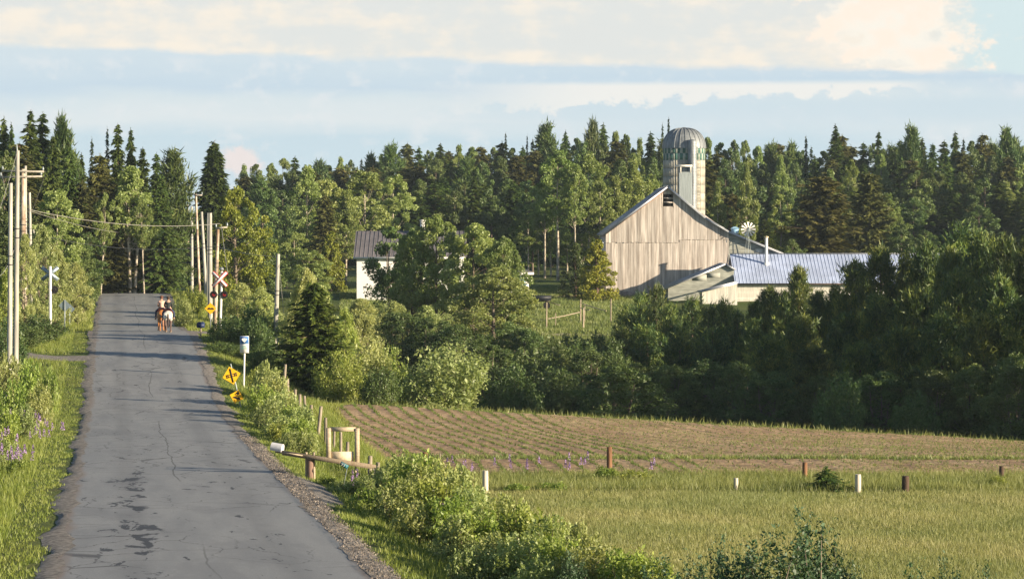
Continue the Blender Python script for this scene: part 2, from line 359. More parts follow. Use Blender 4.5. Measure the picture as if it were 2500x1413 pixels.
def g_pine(seed, mat, bark, Ht=11., R=3.2, n=260, tuft=.42, z0=.05, shape='bush', per=16):
    """white pine: limbs reaching out and up, each ending in bunches of upright needle candles"""
    rng = np.random.default_rng(seed); mb = MB(); tb = MB(); A = []; B = []; Cc = []
    pts = []
    nlimb = 60
    for i in range(nlimb):
        t = (i+rng.uniform(0, 1))/nlimb; z = Ht*(z0+(1-z0)*t*.93); a = i*2.4+rng.normal()*.4
        if shape == 'bush': rr = R*(1-t)**.55*(.8+.35*rng.uniform())
        else: rr = R*(.5+.5*math.sin(PI*t))*(1-t**4)*(.6+.6*rng.uniform())
        e = np.array([rr*math.cos(a), rr*math.sin(a), z+rr*.28])
        if i % 3 == 0: tb.tube(limb_pts((0, 0, z), e*[.8, .8, 1]-[0,0,.1], rng, .08), [.06*(1.2-t), .04*(1.1-t), .012], 4)
        m = max(3, int(n/nlimb*(1.5-t)))
        for j in range(m):
            q = rng.uniform(.35, 1)**.7; p = np.array([0, 0, z])*(1-q)+e*q+rng.normal(size=3)*[.35, .35, .25]
            pts.append(p)
    pts.append(np.array([0, 0, Ht*.95])); pts.append(np.array([.1, 0, Ht*.88]))
    pts = np.array(pts)
    for p in pts:
        m = per; out = np.array([p[0], p[1], 0]); out = out/(np.linalg.norm(out)+1e-6)
        d = rng.normal(size=(m, 3))*[.75, .75, .55]+out*.35+[0, 0, .95]; d /= np.linalg.norm(d, axis=1, keepdims=True)
        L = tuft*rng.uniform(.5, 1.25, (m, 1)); w = np.cross(d, rng.normal(size=(m, 3))); w /= np.linalg.norm(w, axis=1, keepdims=True)
        b = p+rng.normal(size=(m, 3))*tuft*.35; wd = L*.115
        A.append(b-w*wd); B.append(b+w*wd); Cc.append(b+d*L)
    mb.tris(np.vstack(A), np.vstack(B), np.vstack(Cc))
    tb.tube([(0, 0, -.5), (0, 0, Ht*.5), (0, 0, Ht*.95)], [.2, .12, .02], 6)
    return mb.mesh('crown', mat), tb.mesh('trunk', bark), Ht, R
def g_shrub(seed, mat, bark, Ht=2.4, R=1.5, nc=34, nl=6500, leaf=.085, cl=.36, spikes=16):
    """many-stemmed bush: leafy shoots fanning up from the base"""
    rng = np.random.default_rng(seed); mb = MB(); tb = MB(); P_ = []
    for i in range(nc):
        a = rng.uniform(0, 2*PI); q = math.sqrt(rng.uniform(.02, 1)); t = math.sqrt(max(.05, 1-(q*.9)**2))*rng.uniform(.65, 1.05)
        e = np.array([R*q*math.cos(a), R*q*math.sin(a), Ht*t]); b0 = np.array([e[0]*.25, e[1]*.25, -.1])
        if i % 2 == 0: tb.tube(limb_pts(b0, e, rng, .04), [.022, .014, .005], 4)
        m = nl//nc
        q2 = rng.uniform(.15, 1.05, (m, 1)); c = b0*(1-q2)+e*q2
        P_.append(c+rng.normal(size=(m, 3))*cl*(.25+.6*np.sin(PI*np.clip(q2*.9, 0, 1)))*.55*rng.uniform(.6, 1.25))
    for i in range(spikes):
        a = rng.uniform(0, 2*PI); q = rng.uniform(.1, .95)*R; b = np.array([q*math.cos(a), q*math.sin(a), Ht*math.sqrt(max(.1, 1-(q/R)**2))*.75])
        m = 26; s = rng.uniform(0, 1, (m, 1)); P_.append(b+np.array([rng.normal()*.15, rng.normal()*.15, 1])*s*Ht*.33+rng.normal(size=(m, 3))*.045*Ht/2.4)
    C = np.vstack(P_); C = C[C[:, 2] > 0]
    mb.leaves(C, leaf*np.clip(rng.lognormal(-.1, .42, len(C)), .3, 2.1), .5, .5, rng)
    return mb.mesh('foliage', mat), tb.mesh('stems', bark), Ht, R

G = {}
G['spruce'] = [g_conifer(s, LM['spruce'], bark_pine, 16, 2.9+.3*(s % 3), step=.36, droop=.30, ragged=.24+.06*(s%2), upturn=.1, power=.8, spr=.66) for s in (11, 12, 13, 14)]
G['brownspruce'] = [g_conifer(s, LM['brownspruce'], bark_pine, 16, 2.9, step=.38, droop=.22, ragged=.32, power=.5, upturn=.12, spr=.75) for s in (21, 22)]
G['fir'] = [g_conifer(s, LM['fir'], bark_pine, 15, 1.3, step=.3, droop=.45, ragged=.22, dens=.8, spr=.5, power=.75, tr=.11) for s in (31, 32)]
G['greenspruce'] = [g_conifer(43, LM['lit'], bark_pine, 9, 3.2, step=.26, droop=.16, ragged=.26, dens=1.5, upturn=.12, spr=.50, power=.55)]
G['bigspruce'] = [g_conifer(41, LM['spruce'], bark_pine, 16, 4.2, step=.32, droop=.22, ragged=.16, dens=1.4, upturn=.08, spr=.8)]
G['oldpine'] = [g_pine(s, LM['spruce'], bark_pine, 16, 3.0, 560, .85, .25, 'tall', 16) for s in (51, 52)]
G['brownpine'] = [g_conifer(s, LM['brownspruce'], bark_pine, 15, 3.6, step=.38, droop=.02, ragged=.28, power=.42, dens=1.2, upturn=.12, spr=.85) for s in (55, 56)]
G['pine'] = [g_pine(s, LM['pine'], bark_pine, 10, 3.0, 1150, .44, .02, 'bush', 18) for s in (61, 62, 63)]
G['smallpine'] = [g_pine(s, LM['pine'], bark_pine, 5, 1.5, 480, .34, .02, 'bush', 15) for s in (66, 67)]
G['aspen'] = [g_decid(s, LM['aspen'], bark_birch, 14, 3.0, .30, 90, 17000, .25, .82, ('oval', 'tall', 'oval', 'cone')[i], .15) for i, s in enumerate((71, 72, 73, 74))]
G['paleaspen'] = [g_decid(s, LM['paleaspen'], bark_birch, 14, 3.0, .22, 95, 18000, .24, .82, ('oval', 'tall')[i], .15, 1, .5) for i, s in enumerate((171, 172))]
G['poplar'] = [g_decid(s, LM['aspen'], bark_birch, 15, 2.6, .50, 64, 12000, .25, .82, 'oval', .17) for s in (76, 77)]
G['multi'] = [g_decid(79, LM['paleaspen'], bark_birch, 13, 2.9, .46, 70, 13000, .25, .85, 'cone', .15, 3)]
G['ash'] = [g_decid(s, LM['aspen' if s == 82 else 'paleaspen'], bark_grey, 9, 3.4, .22, 130, 24000, .185, .62, 'oval', .15, 1, .5) for s in (81, 82)]
G['maple'] = [g_decid(86, LM['maple'], bark_grey, 10, 3.6, .12, 130, 22000, .21, .70, 'oval', .2)]
G['dark'] = [g_decid(s, LM['dark'], bark_grey, 13, 3.0, .15, 90, 17000, .26, .88, 'oval', .16) for s in (91, 92, 93)]
G['darktree'] = [g_decid(95, LM['dark'], bark_grey, 8, 3.0, .2, 60, 10500, .22, .75, 'oval', .16, 3)]
G['cedar'] = [g_decid(97, LM['cedar'], bark_pine, 8, 2.3, .02, 120, 16000, .21, .55, 'cone', .15)]
G['darkcedar'] = [g_decid(98, LM['spruce'], bark_pine, 8, 2.3, .02, 120, 12000, .22, .55, 'cone', .15)]
G['shrub'] = [g_shrub(s, LM['shrub'], bark_grey, 1.1, .85, 44, 5600, .085, .28, 14) for s in (101, 102, 103)]
G['willow'] = [g_shrub(s, LM['willow'], bark_grey, 1.1, .85, 48, 5800, .08, .27, 18) for s in (105, 106)]
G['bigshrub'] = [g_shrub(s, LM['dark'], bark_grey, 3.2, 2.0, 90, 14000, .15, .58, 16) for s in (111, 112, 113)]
G['bigwillow'] = [g_shrub(s, LM['willow'], bark_grey, 3.2, 2.0, 90, 17000, .13, .56, 20) for s in (115, 118)]
G['biggreen'] = [g_shrub(s, LM['shrub'], bark_grey, 3.2, 2.0, 90, 17000, .13, .56, 20) for s in (116, 117)]
G['willowtree'] = [g_decid(s, LM['willow'], bark_grey, 7, 2.6, .06, 120, 20000, .155, .68, 'oval', .1, 3, .5) for s in (141, 142)]
G['greentree'] = [g_decid(s, LM['shrub'], bark_grey, 7, 2.4, .06, 120, 20000, .155, .66, 'oval', .1, 3, .5) for s in (143,)]
G['shadetree'] = [g_decid(s, LM['dark'], bark_grey, 7, 2.6, .04, 120, 20000, .155, .72, 'oval', .1, 3, .5) for s in (144, 145)]
G['teal'] = [g_shrub(s, LM['teal'], bark_grey, 2.2, .6, 40, 14000, .05, .14, 20) for s in (121, 122)]
G['tinyspruce'] = [g_conifer(131, LM['pine'], bark_pine, 1.1, .75, step=.12, droop=-.05, ragged=.3, spr=.2, tr=.02)]
_ci = [0]
UPG = {'bigwillow': 'willowtree', 'biggreen': 'greentree', 'bigshrub': 'shadetree'}
WID = {'spruce': 1.35, 'brownspruce': 1.3, 'fir': 1.2, 'oldpine': 1.25, 'pine': 1.55, 'smallpine': 1.25, 'dark': 1.15, 'bigshrub': 1.3, 'bigwillow': 1.15, 'biggreen': 1.15, 'teal': 1.5, 'shrub': 1.15, 'willow': 1.15, 'willowtree': 1.2, 'greentree': 1.15, 'shadetree': 1.35}
def plant(kind, px, ytop, D, hw=None, name=None, label=None, cat='tree', group=None, bury=0.0, var=None):
    """stand a plant on the ground at distance D, tall enough for its top to reach elevation ytop"""
    if kind in UPG and PZ(ytop, D)-H(PX(px, D), D) > 4.2: kind = UPG[kind]
    _ci[0] += 1; L = G[kind]; cm, tm, Hn, Rn = L[(_ci[0] if var is None else var) % len(L)]
    X = PX(px, D); g = H(X, D)-bury; h = PZ(ytop, D)-g
    if h < .3: h = .3
    sz = h/Hn; sxy = (hw*WID.get(kind, 1)/RES*D/Rn) if hw else sz
    rz = (_ci[0]*2.399) % (2*PI)
    o = empty(name or 'tree', (X, D, g), label, cat, group, rz)
    o.scale = (sxy, sxy, sz)
    crown = 'foliage' if cm.name.startswith('foliage') or 'bush' in (name or '') or 'shrub' in (name or '') else 'crown'
    link(crown, cm, o); link('stems' if crown == 'foliage' else 'trunk', tm, o)
    return o
# ------------------------------------------------------------ ground, road, tracks, field
def ground_mat():
    m = bpy.data.materials.new('grassy_ground'); m.use_nodes = True; k = NT(m.node_tree)
    tc = k.n('ShaderNodeTexCoord'); v = tc.outputs['Object']
    n1 = k.noise(v, .12, 4); n2 = k.noise(v, 1.3, 5); n3 = k.noise(v, 9, 4)
    c = k.mix(k.ss(n1, .35, .65), (.090,.140,.035), (.140,.165,.048))
    c = k.mix(k.m('MULTIPLY', k.ss(n2, .45, .7), .6), c, (.12,.11,.05))
    c = k.mix(k.m('MULTIPLY', k.ss(n3, .4, .65), .45), c, (.035,.055,.018))
    b = k.n('ShaderNodeBsdfPrincipled'); k.put(b.inputs['Base Color'], c); b.inputs['Roughness'].default_value = .95; b.inputs['Specular IOR Level'].default_value = .1
    bp = k.n('ShaderNodeBump'); bp.inputs['Strength'].default_value = .9; bp.inputs['Distance'].default_value = .15
    k.put(bp.inputs['Height'], n3); k.put(b.inputs['Normal'], bp.outputs[0])
    o = k.n('ShaderNodeOutputMaterial'); k.t.links.new(b.outputs[0], o.inputs[0]); return m
rows = np.concatenate([np.arange(-60, 0, 4), np.arange(0, 260, 1.0), np.arange(260, 420, 4), np.arange(420, 700, 14), [760, 850, 1000, 1300, 1800, 2400, 3000]])
ss_ = np.concatenate([[-2600, -1200, -600, -320, -200], np.arange(-150, -30, 6), np.arange(-30, -8, 1.5), np.arange(-8, -3.4, .5), [-3.4, -2, 0, 2, 3.4], np.arange(4, 9, .5), np.arange(9, 75, 1.5), np.arange(76, 180, 6), [200, 320, 600, 1200, 2600]])
YY, SS = np.meshgrid(rows, ss_, indexing='ij'); XX = RC(YY)+SS; ZZ = HH(XX, YY)
def grid(mb, X, Y, Z):
    a, b = X.shape; i = np.arange(a-1)[:, None]*b+np.arange(b-1)[None, :]
    mb.add(np.stack([X, Y, Z], -1).reshape(-1, 3), np.stack([i, i+1, i+b+1, i+b], -1).reshape(-1, 4))
mb = MB(); grid(mb, XX, YY, ZZ); tag(mb.build('ground', ground_mat(), smooth=True), kind='structure')

def road_mat():
    m = bpy.data.materials.new('patched_asphalt'); m.use_nodes = True; k = NT(m.node_tree)
    tc = k.n('ShaderNodeTexCoord'); sp = k.n('ShaderNodeSeparateXYZ'); k.put(sp.inputs[0], tc.outputs['Object'])
    X, Y, Z = sp.outputs
    s = k.m('SUBTRACT', X, k.m('MULTIPLY_ADD', Y, -.163, 2.1))     # metres from the centre line
    v2 = k.comb(s, k.m('MULTIPLY', Y, .16), 0)
    n1 = k.noise(v2, .9, 5, .6); n2 = k.noise(tc.outputs['Object'], 26, 4, .7); n3 = k.noise(k.comb(s, k.m('MULTIPLY', Y, .05), 4), 2.0, 3)
    c = k.mix(k.ss(n1, .3, .7), (.235,.245,.252), (.30,.306,.306))
    c = k.mix(k.m('MULTIPLY', k.ss(n2, .35, .7), .5), c, (.15,.15,.155))
    n4 = k.noise(tc.outputs['Object'], 75, 2, .7); c = k.mix(k.m('MULTIPLY', k.ss(n4, .5, .72), .5), c, (.36,.355,.345))
    n5 = k.noise(k.comb(s, k.m('MULTIPLY', Y, .3), 8), .55, 4, .65); c = k.mix(k.m('MULTIPLY', k.ss(n5, .5, .62), .35), c, (.15,.155,.165))
    # wheel tracks slightly darker and smoother
    wt = k.m('ADD', k.ss(k.m('ABSOLUTE', k.m('SUBTRACT', k.m('ABSOLUTE', s), 1.6)), .55, .1), 0)
    c = k.mix(k.m('MULTIPLY', wt, k.m('MULTIPLY', n3, .5)), c, (.12,.122,.125))
    # dark patches and repaired cracks
    pn = k.noise(k.comb(k.m('MULTIPLY', s, 1.0), k.m('MULTIPLY', Y, .40), 2.0), 1.7, 7, .66, .5)
    loc = k.m('ADD', k.ss(k.m('ABSOLUTE', k.m('ADD', s, 1.55)), 1.0, .2), k.m('MULTIPLY', k.ss(k.m('ABSOLUTE', k.m('SUBTRACT', s, 1.3)), .9, .2), .35))
    near = k.m('MULTIPLY', loc, k.ss(Y, 105, 66))
    pf = k.ss(k.m('ADD', pn, k.m('MULTIPLY', near, .105)), .645, .665)
    c = k.mix(k.m('MULTIPLY', pf, .9), c, (.030,.034,.045))
    cr = k.n('ShaderNodeTexVoronoi', feature='DISTANCE_TO_EDGE'); cr.inputs['Scale'].default_value = .6
    k.put(cr.inputs['Vector'], k.comb(k.m('ADD', s, k.m('MULTIPLY', k.noise(tc.outputs['Object'], 1.5, 4), .8)), k.m('MULTIPLY', Y, .7), 0))
    c = k.mix(k.m('MULTIPLY', k.m('MULTIPLY', k.ss(cr.outputs['Distance'], .014, .004), k.ss(k.noise(tc.outputs['Object'], .15, 2), .42, .55)), .75), c, (.04,.04,.045))
    ctr = k.ss(k.m('ABSOLUTE', k.m('ADD', s, k.m('MULTIPLY_ADD', k.noise(k.comb(0, k.m('MULTIPLY', Y, .12), 0), 1, 4), .9, -.45))), .035, .01)
    c = k.mix(k.m('MULTIPLY', k.m('MULTIPLY', ctr, k.ss(k.noise(k.comb(0, Y, 5), .06, 1), .45, .55)), .7), c, (.05,.05,.05))
    # crumbled brownish edges
    ed = k.ss(k.m('ADD', k.m('ABSOLUTE', s), k.m('MULTIPLY_ADD', n1, 1.1, -.55)), 2.95, 3.25)
    c = k.mix(ed, c, k.mix(k.ss(n2, .35, .65), (.17,.14,.125), (.26,.22,.19)))
    b = k.n('ShaderNodeBsdfPrincipled'); k.put(b.inputs['Base Color'], c); b.inputs['Roughness'].default_value = .75; b.inputs['Specular IOR Level'].default_value = .35
    bp = k.n('ShaderNodeBump'); bp.inputs['Strength'].default_value = .6; bp.inputs['Distance'].default_value = .02
    k.put(bp.inputs['Height'], n2); k.put(b.inputs['Normal'], bp.outputs[0])
    o = k.n('ShaderNodeOutputMaterial'); k.t.links.new(b.outputs[0], o.inputs[0]); return m
ry = rows[(rows >= 0) & (rows <= 420)]
wid = np.interp(ry, [0, 140, 155, 165, 176, 186, 420], [3.3, 3.3, 3.42, 3.75, 3.75, 3.35, 3.3])
sl = np.array([-1, -.992, -.985, -.6, 0, .6, .985, .992, 1.0])
RYY, SL = np.meshgrid(ry, sl, indexing='ij'); RXX = RC(RYY)+SL*wid[:, None]
jit = 1+0.0*RYY
RZZ = RZ(RYY)-.10+CZ+.045+.03*(1-SL**2); RZZ[:, 0] -= .035; RZZ[:, -1] -= .035
mb = MB(); grid(mb, RXX, RYY, RZZ); tag(mb.build('road', road_mat(), smooth=True), kind='structure')

gravel = pmat('gravel', (.22,.20,.18), .95, .45, 7, bump=.8, bscale=30)
# broken gravel shoulders: an uneven strip each side of the asphalt
rng = np.random.default_rng(5)
for side in (-1, 1):
    yy = np.arange(30, 262, .5); n_ = len(yy)
    inn = np.full(n_, 3.2); nz = np.convolve(rng.normal(size=n_+8), np.ones(9)/9, 'valid')
    out = 3.42+.28*np.abs(nz)*2+ (0.08 if side > 0 else .0)+np.interp(yy, [30, 66, 71, 75, 80, 300], [.25, .1, .9, .9, .1, .1])*(side > 0)
    mb = MB(); Xg = np.stack([RC(yy)+side*inn, RC(yy)+side*(inn+out)/2, RC(yy)+side*out], 1); Yg = np.stack([yy]*3, 1)
    inn_ = 3.12+.14*np.sin(yy*.83+side)*np.sin(yy*.31)+.05*rng.normal(size=n_); Xg[:, 0] = RC(yy)+side*inn_
    Zg = HH(Xg, Yg)+.055; Zg[:, 0] = RZ(yy)-.10+CZ+.045+.03*(1-(inn_/3.3)**2)+.008; Zg[:, 1] = np.maximum(Zg[:, 1], RZ(yy)-.10+CZ+.05); Zg[:, 2] -= .05
    if side < 0: Xg, Yg, Zg = Xg[:, ::-1], Yg[:, ::-1], Zg[:, ::-1]
    grid(mb, Xg, Yg, Zg); tag(mb.build('shoulder', gravel, smooth=True), kind='structure')
# loose stones on the right shoulder (too many to count)
def stones(name, n, y0, y1, s0, s1, size, mat, seed):
    rng = np.random.default_rng(seed); yy = rng.uniform(y0, y1, n); s = rng.uniform(s0, s1, n); X = RC(yy)+s; Z = HH(X, yy)+.09
    mb = MB(); mb.leaves(np.stack([X, yy, Z], 1), size*rng.uniform(.4, 1.4, n), .8, 0, rng); return mb.build(name, mat)
tag(stones('loose_gravel', 9000, 44, 100, 3.05, 3.72, .036, pmat('stone_chips', (.19,.165,.145), .9, .4, 2, island=.4), 4), 'loose broken asphalt and gravel crumbs along the right road edge', 'gravel', kind='stuff')
def track(name, pts, w, mat):
    mb = MB(); pts = [np.array(p, float) for p in pts]; P2 = []
    for a, b in zip(pts[:-1], pts[1:]):
        for t in np.linspace(0, 1, 8, endpoint=False): P2.append(a*(1-t)+b*t)
    P2.append(pts[-1]); P2 = np.array(P2); d = np.gradient(P2, axis=0); d /= np.linalg.norm(d, axis=1, keepdims=True); nn = np.stack([-d[:, 1], d[:, 0]], 1)
    o = np.array([1, .5, 0, -.5, -1])*w/2
    X = P2[:, :1]+nn[:, :1]*o; Y = P2[:, 1:]+nn[:, 1:]*o; Z = HH(X, Y)+.05+.02*(1-np.abs(o)/w*2); 
    Z[:, 0] -= .06; Z[:, -1] -= .06
    grid(mb, X[:, ::-1], Y[:, ::-1], Z[:, ::-1]); return tag(mb.build(name, mat, smooth=True), kind='structure')
track('driveway', [(RC(146)-3.0, 146), (RC(147)-9, 147), (RC(149)-16, 149)], 3.4, gravel)
track('side_track', [(RC(170)+3.2, 169.5), (RC(170)+8, 170), (RC(172)+15, 172)], 4.6, gravel)
track('farm_track', [(-2, 262), (3, 268), (8.5, 272), (14, 268)], 3.0, pmat('dirt', (.30,.20,.14), .95, .3, 4, bump=.5))
track('lawn_path', [(2.8, 220), (7, 219), (13, 219.5)], 1.3, pmat('pale_dirt', (.34,.30,.2), .95, .3, 4, bump=.5))

# ploughed field: one sheet following the ground inside the fences
soil = bpy.data.materials.new('tilled_soil'); soil.use_nodes = True
k = NT(soil.node_tree); tc = k.n('ShaderNodeTexCoord'); v = tc.outputs['Object']
n1 = k.noise(v, .35, 4); n2 = k.noise(v, 3.0, 6, .65); n3 = k.noise(v, 14, 4)
c = k.mix(k.ss(n1, .35, .65), (.40,.27,.155), (.54,.385,.235)); n6 = k.noise(k.mapv(v, (.55, 1.6, 1)), 1.1, 5, .65); c = k.mix(k.m('MULTIPLY', k.ss(n2, .42, .62), .6), c, (.22,.14,.085)); c = k.mix(k.m('MULTIPLY', k.ss(n6, .52, .64), .75), c, (.17,.12,.085))
c = k.mix(k.m('MULTIPLY', k.ss(n3, .55, .7), .7), c, (.46,.37,.25)); 
b = k.n('ShaderNodeBsdfPrincipled'); k.put(b.inputs['Base Color'], c); b.inputs['Roughness'].default_value = .95; b.inputs['Specular IOR Level'].default_value = .1
bp = k.n('ShaderNodeBump'); bp.inputs['Strength'].default_value = .8; bp.inputs['Distance'].default_value = .12; k.put(bp.inputs['Height'], n2); k.put(b.inputs['Normal'], bp.outputs[0])
o = k.n('ShaderNodeOutputMaterial'); k.t.links.new(b.outputs[0], o.inputs[0])
fy = np.arange(89.5, 131, .35); 
def FL(Y): return RC(Y)+7.9+np.interp(Y, [88, 96, 122, 131], [-.3, 0, .9, 2.6])     # left limit of the tilled land
fu = np.linspace(0, 1, 150)**1.15
FY, FU = np.meshgrid(fy, fu, indexing='ij'); FX = FL(FY)+FU*70
clod = .05*np.sin(FX*5.1+FY*2.2)*np.sin(FY*3.3-FX*1.7)+.03*np.sin(FY*9+FX*4)
FZ = HH(FX, FY)+.07+clod*.6; FZ[0] -= .15; FZ[-1] -= .2; FZ[:, 0] -= .15; FZ[:, -1] -= .15
mb = MB(); grid(mb, FX, FY, FZ); tag(mb.build('ploughed_field', soil, smooth=True), kind='structure')

# ------------------------------------------------------------ grass, crops (uncountable: one object each)
GR = {
 'verge': leafmat('verge_grass', [(.150,.200,.030),(.250,.295,.052),(.360,.375,.100)], .4, 0, .7),
 'meadow': leafmat('meadow_grass', [(.200,.250,.085),(.300,.315,.110),(.430,.405,.190)], .35, 0, .12),
 'rank': leafmat('rank_grass', [(.125,.175,.045),(.205,.245,.065),(.300,.325,.110)], .35, 0, .5),
 'corn': leafmat('crop_leaves', [(.10,.17,.035),(.15,.23,.05),(.21,.28,.08)], .35, 0, .8),
}
def blades(name, X, Y, h, w, mat, label, seed, cat='grass', lean=.35, zoff=0.0):
    rng = np.random.default_rng(seed); n = len(X); Z = HH(X, Y)+zoff
    a = rng.uniform(0, 2*PI, n); h = h*rng.uniform(.5, 1.25, n); w = w*rng.uniform(.6, 1.4, n)
    b = np.stack([X, Y, Z-.03], 1); sx = np.stack([np.cos(a)*w, np.sin(a)*w, 0*a], 1)
    tip = b+np.stack([rng.normal(size=n)*lean*h, rng.normal(size=n)*lean*h, h], 1)
    mb = MB(); mb.tris(b-sx, b+sx, tip); return tag(mb.build(name, mat), label, cat, kind='stuff')
rng = np.random.default_rng(77)
def clumpy(X, Y, sc, thr, seed):
    return (np.sin(X*sc+seed)+np.sin(Y*sc*1.3+seed*2)+np.sin((X+Y)*sc*.7+seed)+np.sin((X-1.7*Y)*sc*.45)) > thr
# near meadow
n = 560000; Y = 36+(90.5-36)*rng.uniform(0, 1, n)**.85; Xl = RC(Y)+7.8; Xr = PX(2900, Y); X = Xl+(Xr-Xl)*rng.uniform(0, 1, n)
hh = .17+.03*np.sin(X*.5+Y*.2)*np.sin(Y*.31)
blades('meadow_grass', X, Y, hh, .009, GR['meadow'], 'knee high yellow green hay grass filling the field in the foreground', 1)
n = 60000; Y = 79+11.8*rng.uniform(0, 1, n); Xl = RC(Y)+8.2; X = Xl+(PX(2620, Y)-Xl)*rng.uniform(0, 1, n)
blades('fence_line_grass', X, Y, .34, .012, GR['rank'], 'taller fresh green grass strip between the fence posts and the tilled soil', 2)
# road verges
n = 230000; Y = 38+(168-38)*rng.uniform(0, 1, n)**1.25; side = rng.uniform(size=n) < .5
s = np.where(side, rng.uniform(3.4, 8.6, n), -rng.uniform(3.3, 9.5, n)); X = RC(Y)+s
ragged = .35*np.sin(Y*.9+side*2)*np.sin(Y*.37)+.2*np.sin(Y*2.7+side)
keep = (np.abs(s) > 3.72+ragged*.8) & ~((side) & (Y > 68) & (Y < 77) & (s < 4.4)) & ~((~side) & (np.abs(Y-146.5) < 2.2)) & ~(side & (Y > 166.5))
hh = np.where(np.abs(s) < 4.6, .12, .26)+.14*(np.abs(s) > 6.5)
blades('verge_grass', X[keep], Y[keep], hh[keep], .013, GR['verge'], 'bright mown grass verges running down both sides of the road', 3)
n = 60000; Y = rng.uniform(174, 262, n); side = rng.uniform(size=n) < .5; s = np.where(side, rng.uniform(3.6, 12, n), -rng.uniform(3.6, 14, n)); X = RC(Y)+s
blades('far_verge_grass', X, Y, .38, .03, GR['verge'], 'sunlit grass banks beside the road beyond the level crossing', 4)
n = 110000; Y = 205+90*rng.uniform(0, 1, n); X = PX(rng.uniform(830, 1560, n), Y)
blades('farmyard_grass', X, Y, .30, .035, GR['rank'], 'rough green grass of the farmyard lawn between house and barn', 5)
n = 70000; Y = rng.uniform(129, 205, n); s = 8+60*rng.uniform(0, 1, n)**1.3; X = RC(Y)+s
blades('hollow_grass', X, Y, .45, .035, GR['rank'], 'shaded grass on the floor of the hollow behind the tilled field', 6)
n = 26000; Y = rng.uniform(88, 134, n); X = RC(Y)+7+rng.uniform(0, 1, n)*(FL(Y)-RC(Y)-6.6)
blades('field_edge_grass', X, Y, .22, .016, GR['verge'], 'green grass margin between roadside fence and tilled soil', 7)
# seedling rows following the road, wandering a little
A, B, Cc = [], [], []
rr = np.arange(.35, 62, .76)
for i, r in enumerate(rr):
    dens = .10 if r < 12 else .42
    yy = np.arange(90.5, 128.5, dens); yy = yy+rng.normal(size=len(yy))*.12
    xx = FL(105)-RC(105)+RC(yy)+r+.9*np.sin((yy-92)/38*PI*1.6+.6)*np.exp(-((yy-110)/22)**2)+rng.normal(size=len(yy))*.05
    ok = (xx > FL(yy)+.2) & (rng.uniform(size=len(yy)) < .93); xx, yy = xx[ok], yy[ok]; z = HH(xx, yy)+.06
    for j in range(4):
        a = rng.uniform(0, 2*PI, len(xx)); L = rng.uniform(.06, .16, len(xx)); w = .02
        base = np.stack([xx, yy, z], 1); tip = base+np.stack([np.cos(a)*L*.8, np.sin(a)*L*.8, L*rng.uniform(.5, 1.1, len(xx))], 1)
        pp = np.stack([-np.sin(a)*w, np.cos(a)*w, 0*a], 1); A.append(base-pp); B.append(base+pp); Cc.append(tip)
mb = MB(); mb.tris(np.vstack(A), np.vstack(B), np.vstack(Cc)); tag(mb.build('crop_rows', GR['corn']), 'wavy rows of small green crop seedlings on the brown tilled soil', 'crop', kind='stuff')
n = 110000; Y = rng.uniform(90, 129, n); X = FL(Y)+.3+rng.uniform(0, 1, n)*60
kp = clumpy(X, Y, .8, -.1, 2) | (np.abs(Y-98.5-.02*X) < .5) | (rng.uniform(size=n) < .22); kp &= (X > FL(Y)+9*rng.uniform(0.1, 1, n))
blades('field_weeds', X[kp], Y[kp], .09, .02, GR['meadow'], 'thin green weed cover greening the right part of the tilled soil', 8, 'weeds', .8, .05)
n = 14000; Y = rng.uniform(97.6, 98.9, n)+rng.normal(size=n)*.1; X = FL(Y)+1.5+rng.uniform(0, 1, n)*50
n2_ = 110000; Yw = rng.uniform(92, 128.5, n2_); Xw = FL(Yw)+10+rng.uniform(0, 1, n2_)**.8*50; kw = clumpy(Xw, Yw, .6, -.4, 5)
blades('low_weeds', Xw[kw], Yw[kw], .10, .02, GR['rank'], 'patchy low green weeds spreading over the right half of the tilled soil', 19, 'weeds', .7, .05)
blades('weed_line', X, Y, .24, .03, GR['rank'], 'dark green weedy line running across the tilled soil left to right', 9, 'weeds', .4)
# lupins: clumps of purple flower spikes
lup = pmat('lupin_purple', (.30,.20,.38), .8, .3, 3, island=.35); lst = GR['rank']
def lupins(spots, seed, label):
    rng = np.random.default_rng(seed); a = MB()
    for px, D, n, spread in spots:
        for i in range(n):
            X = PX(px, D)+rng.normal()*spread; Y = D+rng.normal()*spread*1.5; z = H(X, Y); h = rng.uniform(.55, .95)
            zz = rng.uniform(h-.30, h, 46); r = .045*(1.2-(zz-h+.30)/.30)
            an = rng.uniform(0, 2*PI, 46); a.leaves(np.stack([X+np.cos(an)*r, Y+np.sin(an)*r, z+zz], 1), .05, .8, 0, rng)
    o = a.build('lupins', lup); tag(o, label, 'flowers', kind='stuff')
lupins([(55, 93, 9, .5), (95, 95, 7, .5), (70, 106, 8, .6), (30, 82, 10, .6), (60, 81, 6, .3), (100, 103, 6, .4), (20, 118, 5, .5)], 3, 'purple lupin spikes on the grassy bank left of the road')
lupins([(1060, 87, 3, 1.0), (1160, 89, 3, 1.2), (1260, 89, 4, .8), (1320, 89, 4, .6), (1400, 89, 2, .8), (1440, 92, 2, .3), (1580, 89, 2, .5)], 6, 'scattered purple lupin spikes along the near edge of the tilled soil')
lupins([(1040, 66, 5, .12), (1060, 65, 3, .15), (880, 78, 4, .25), (905, 77, 4, .2)], 8, 'purple lupins poking out of the bushes by the wooden fence')
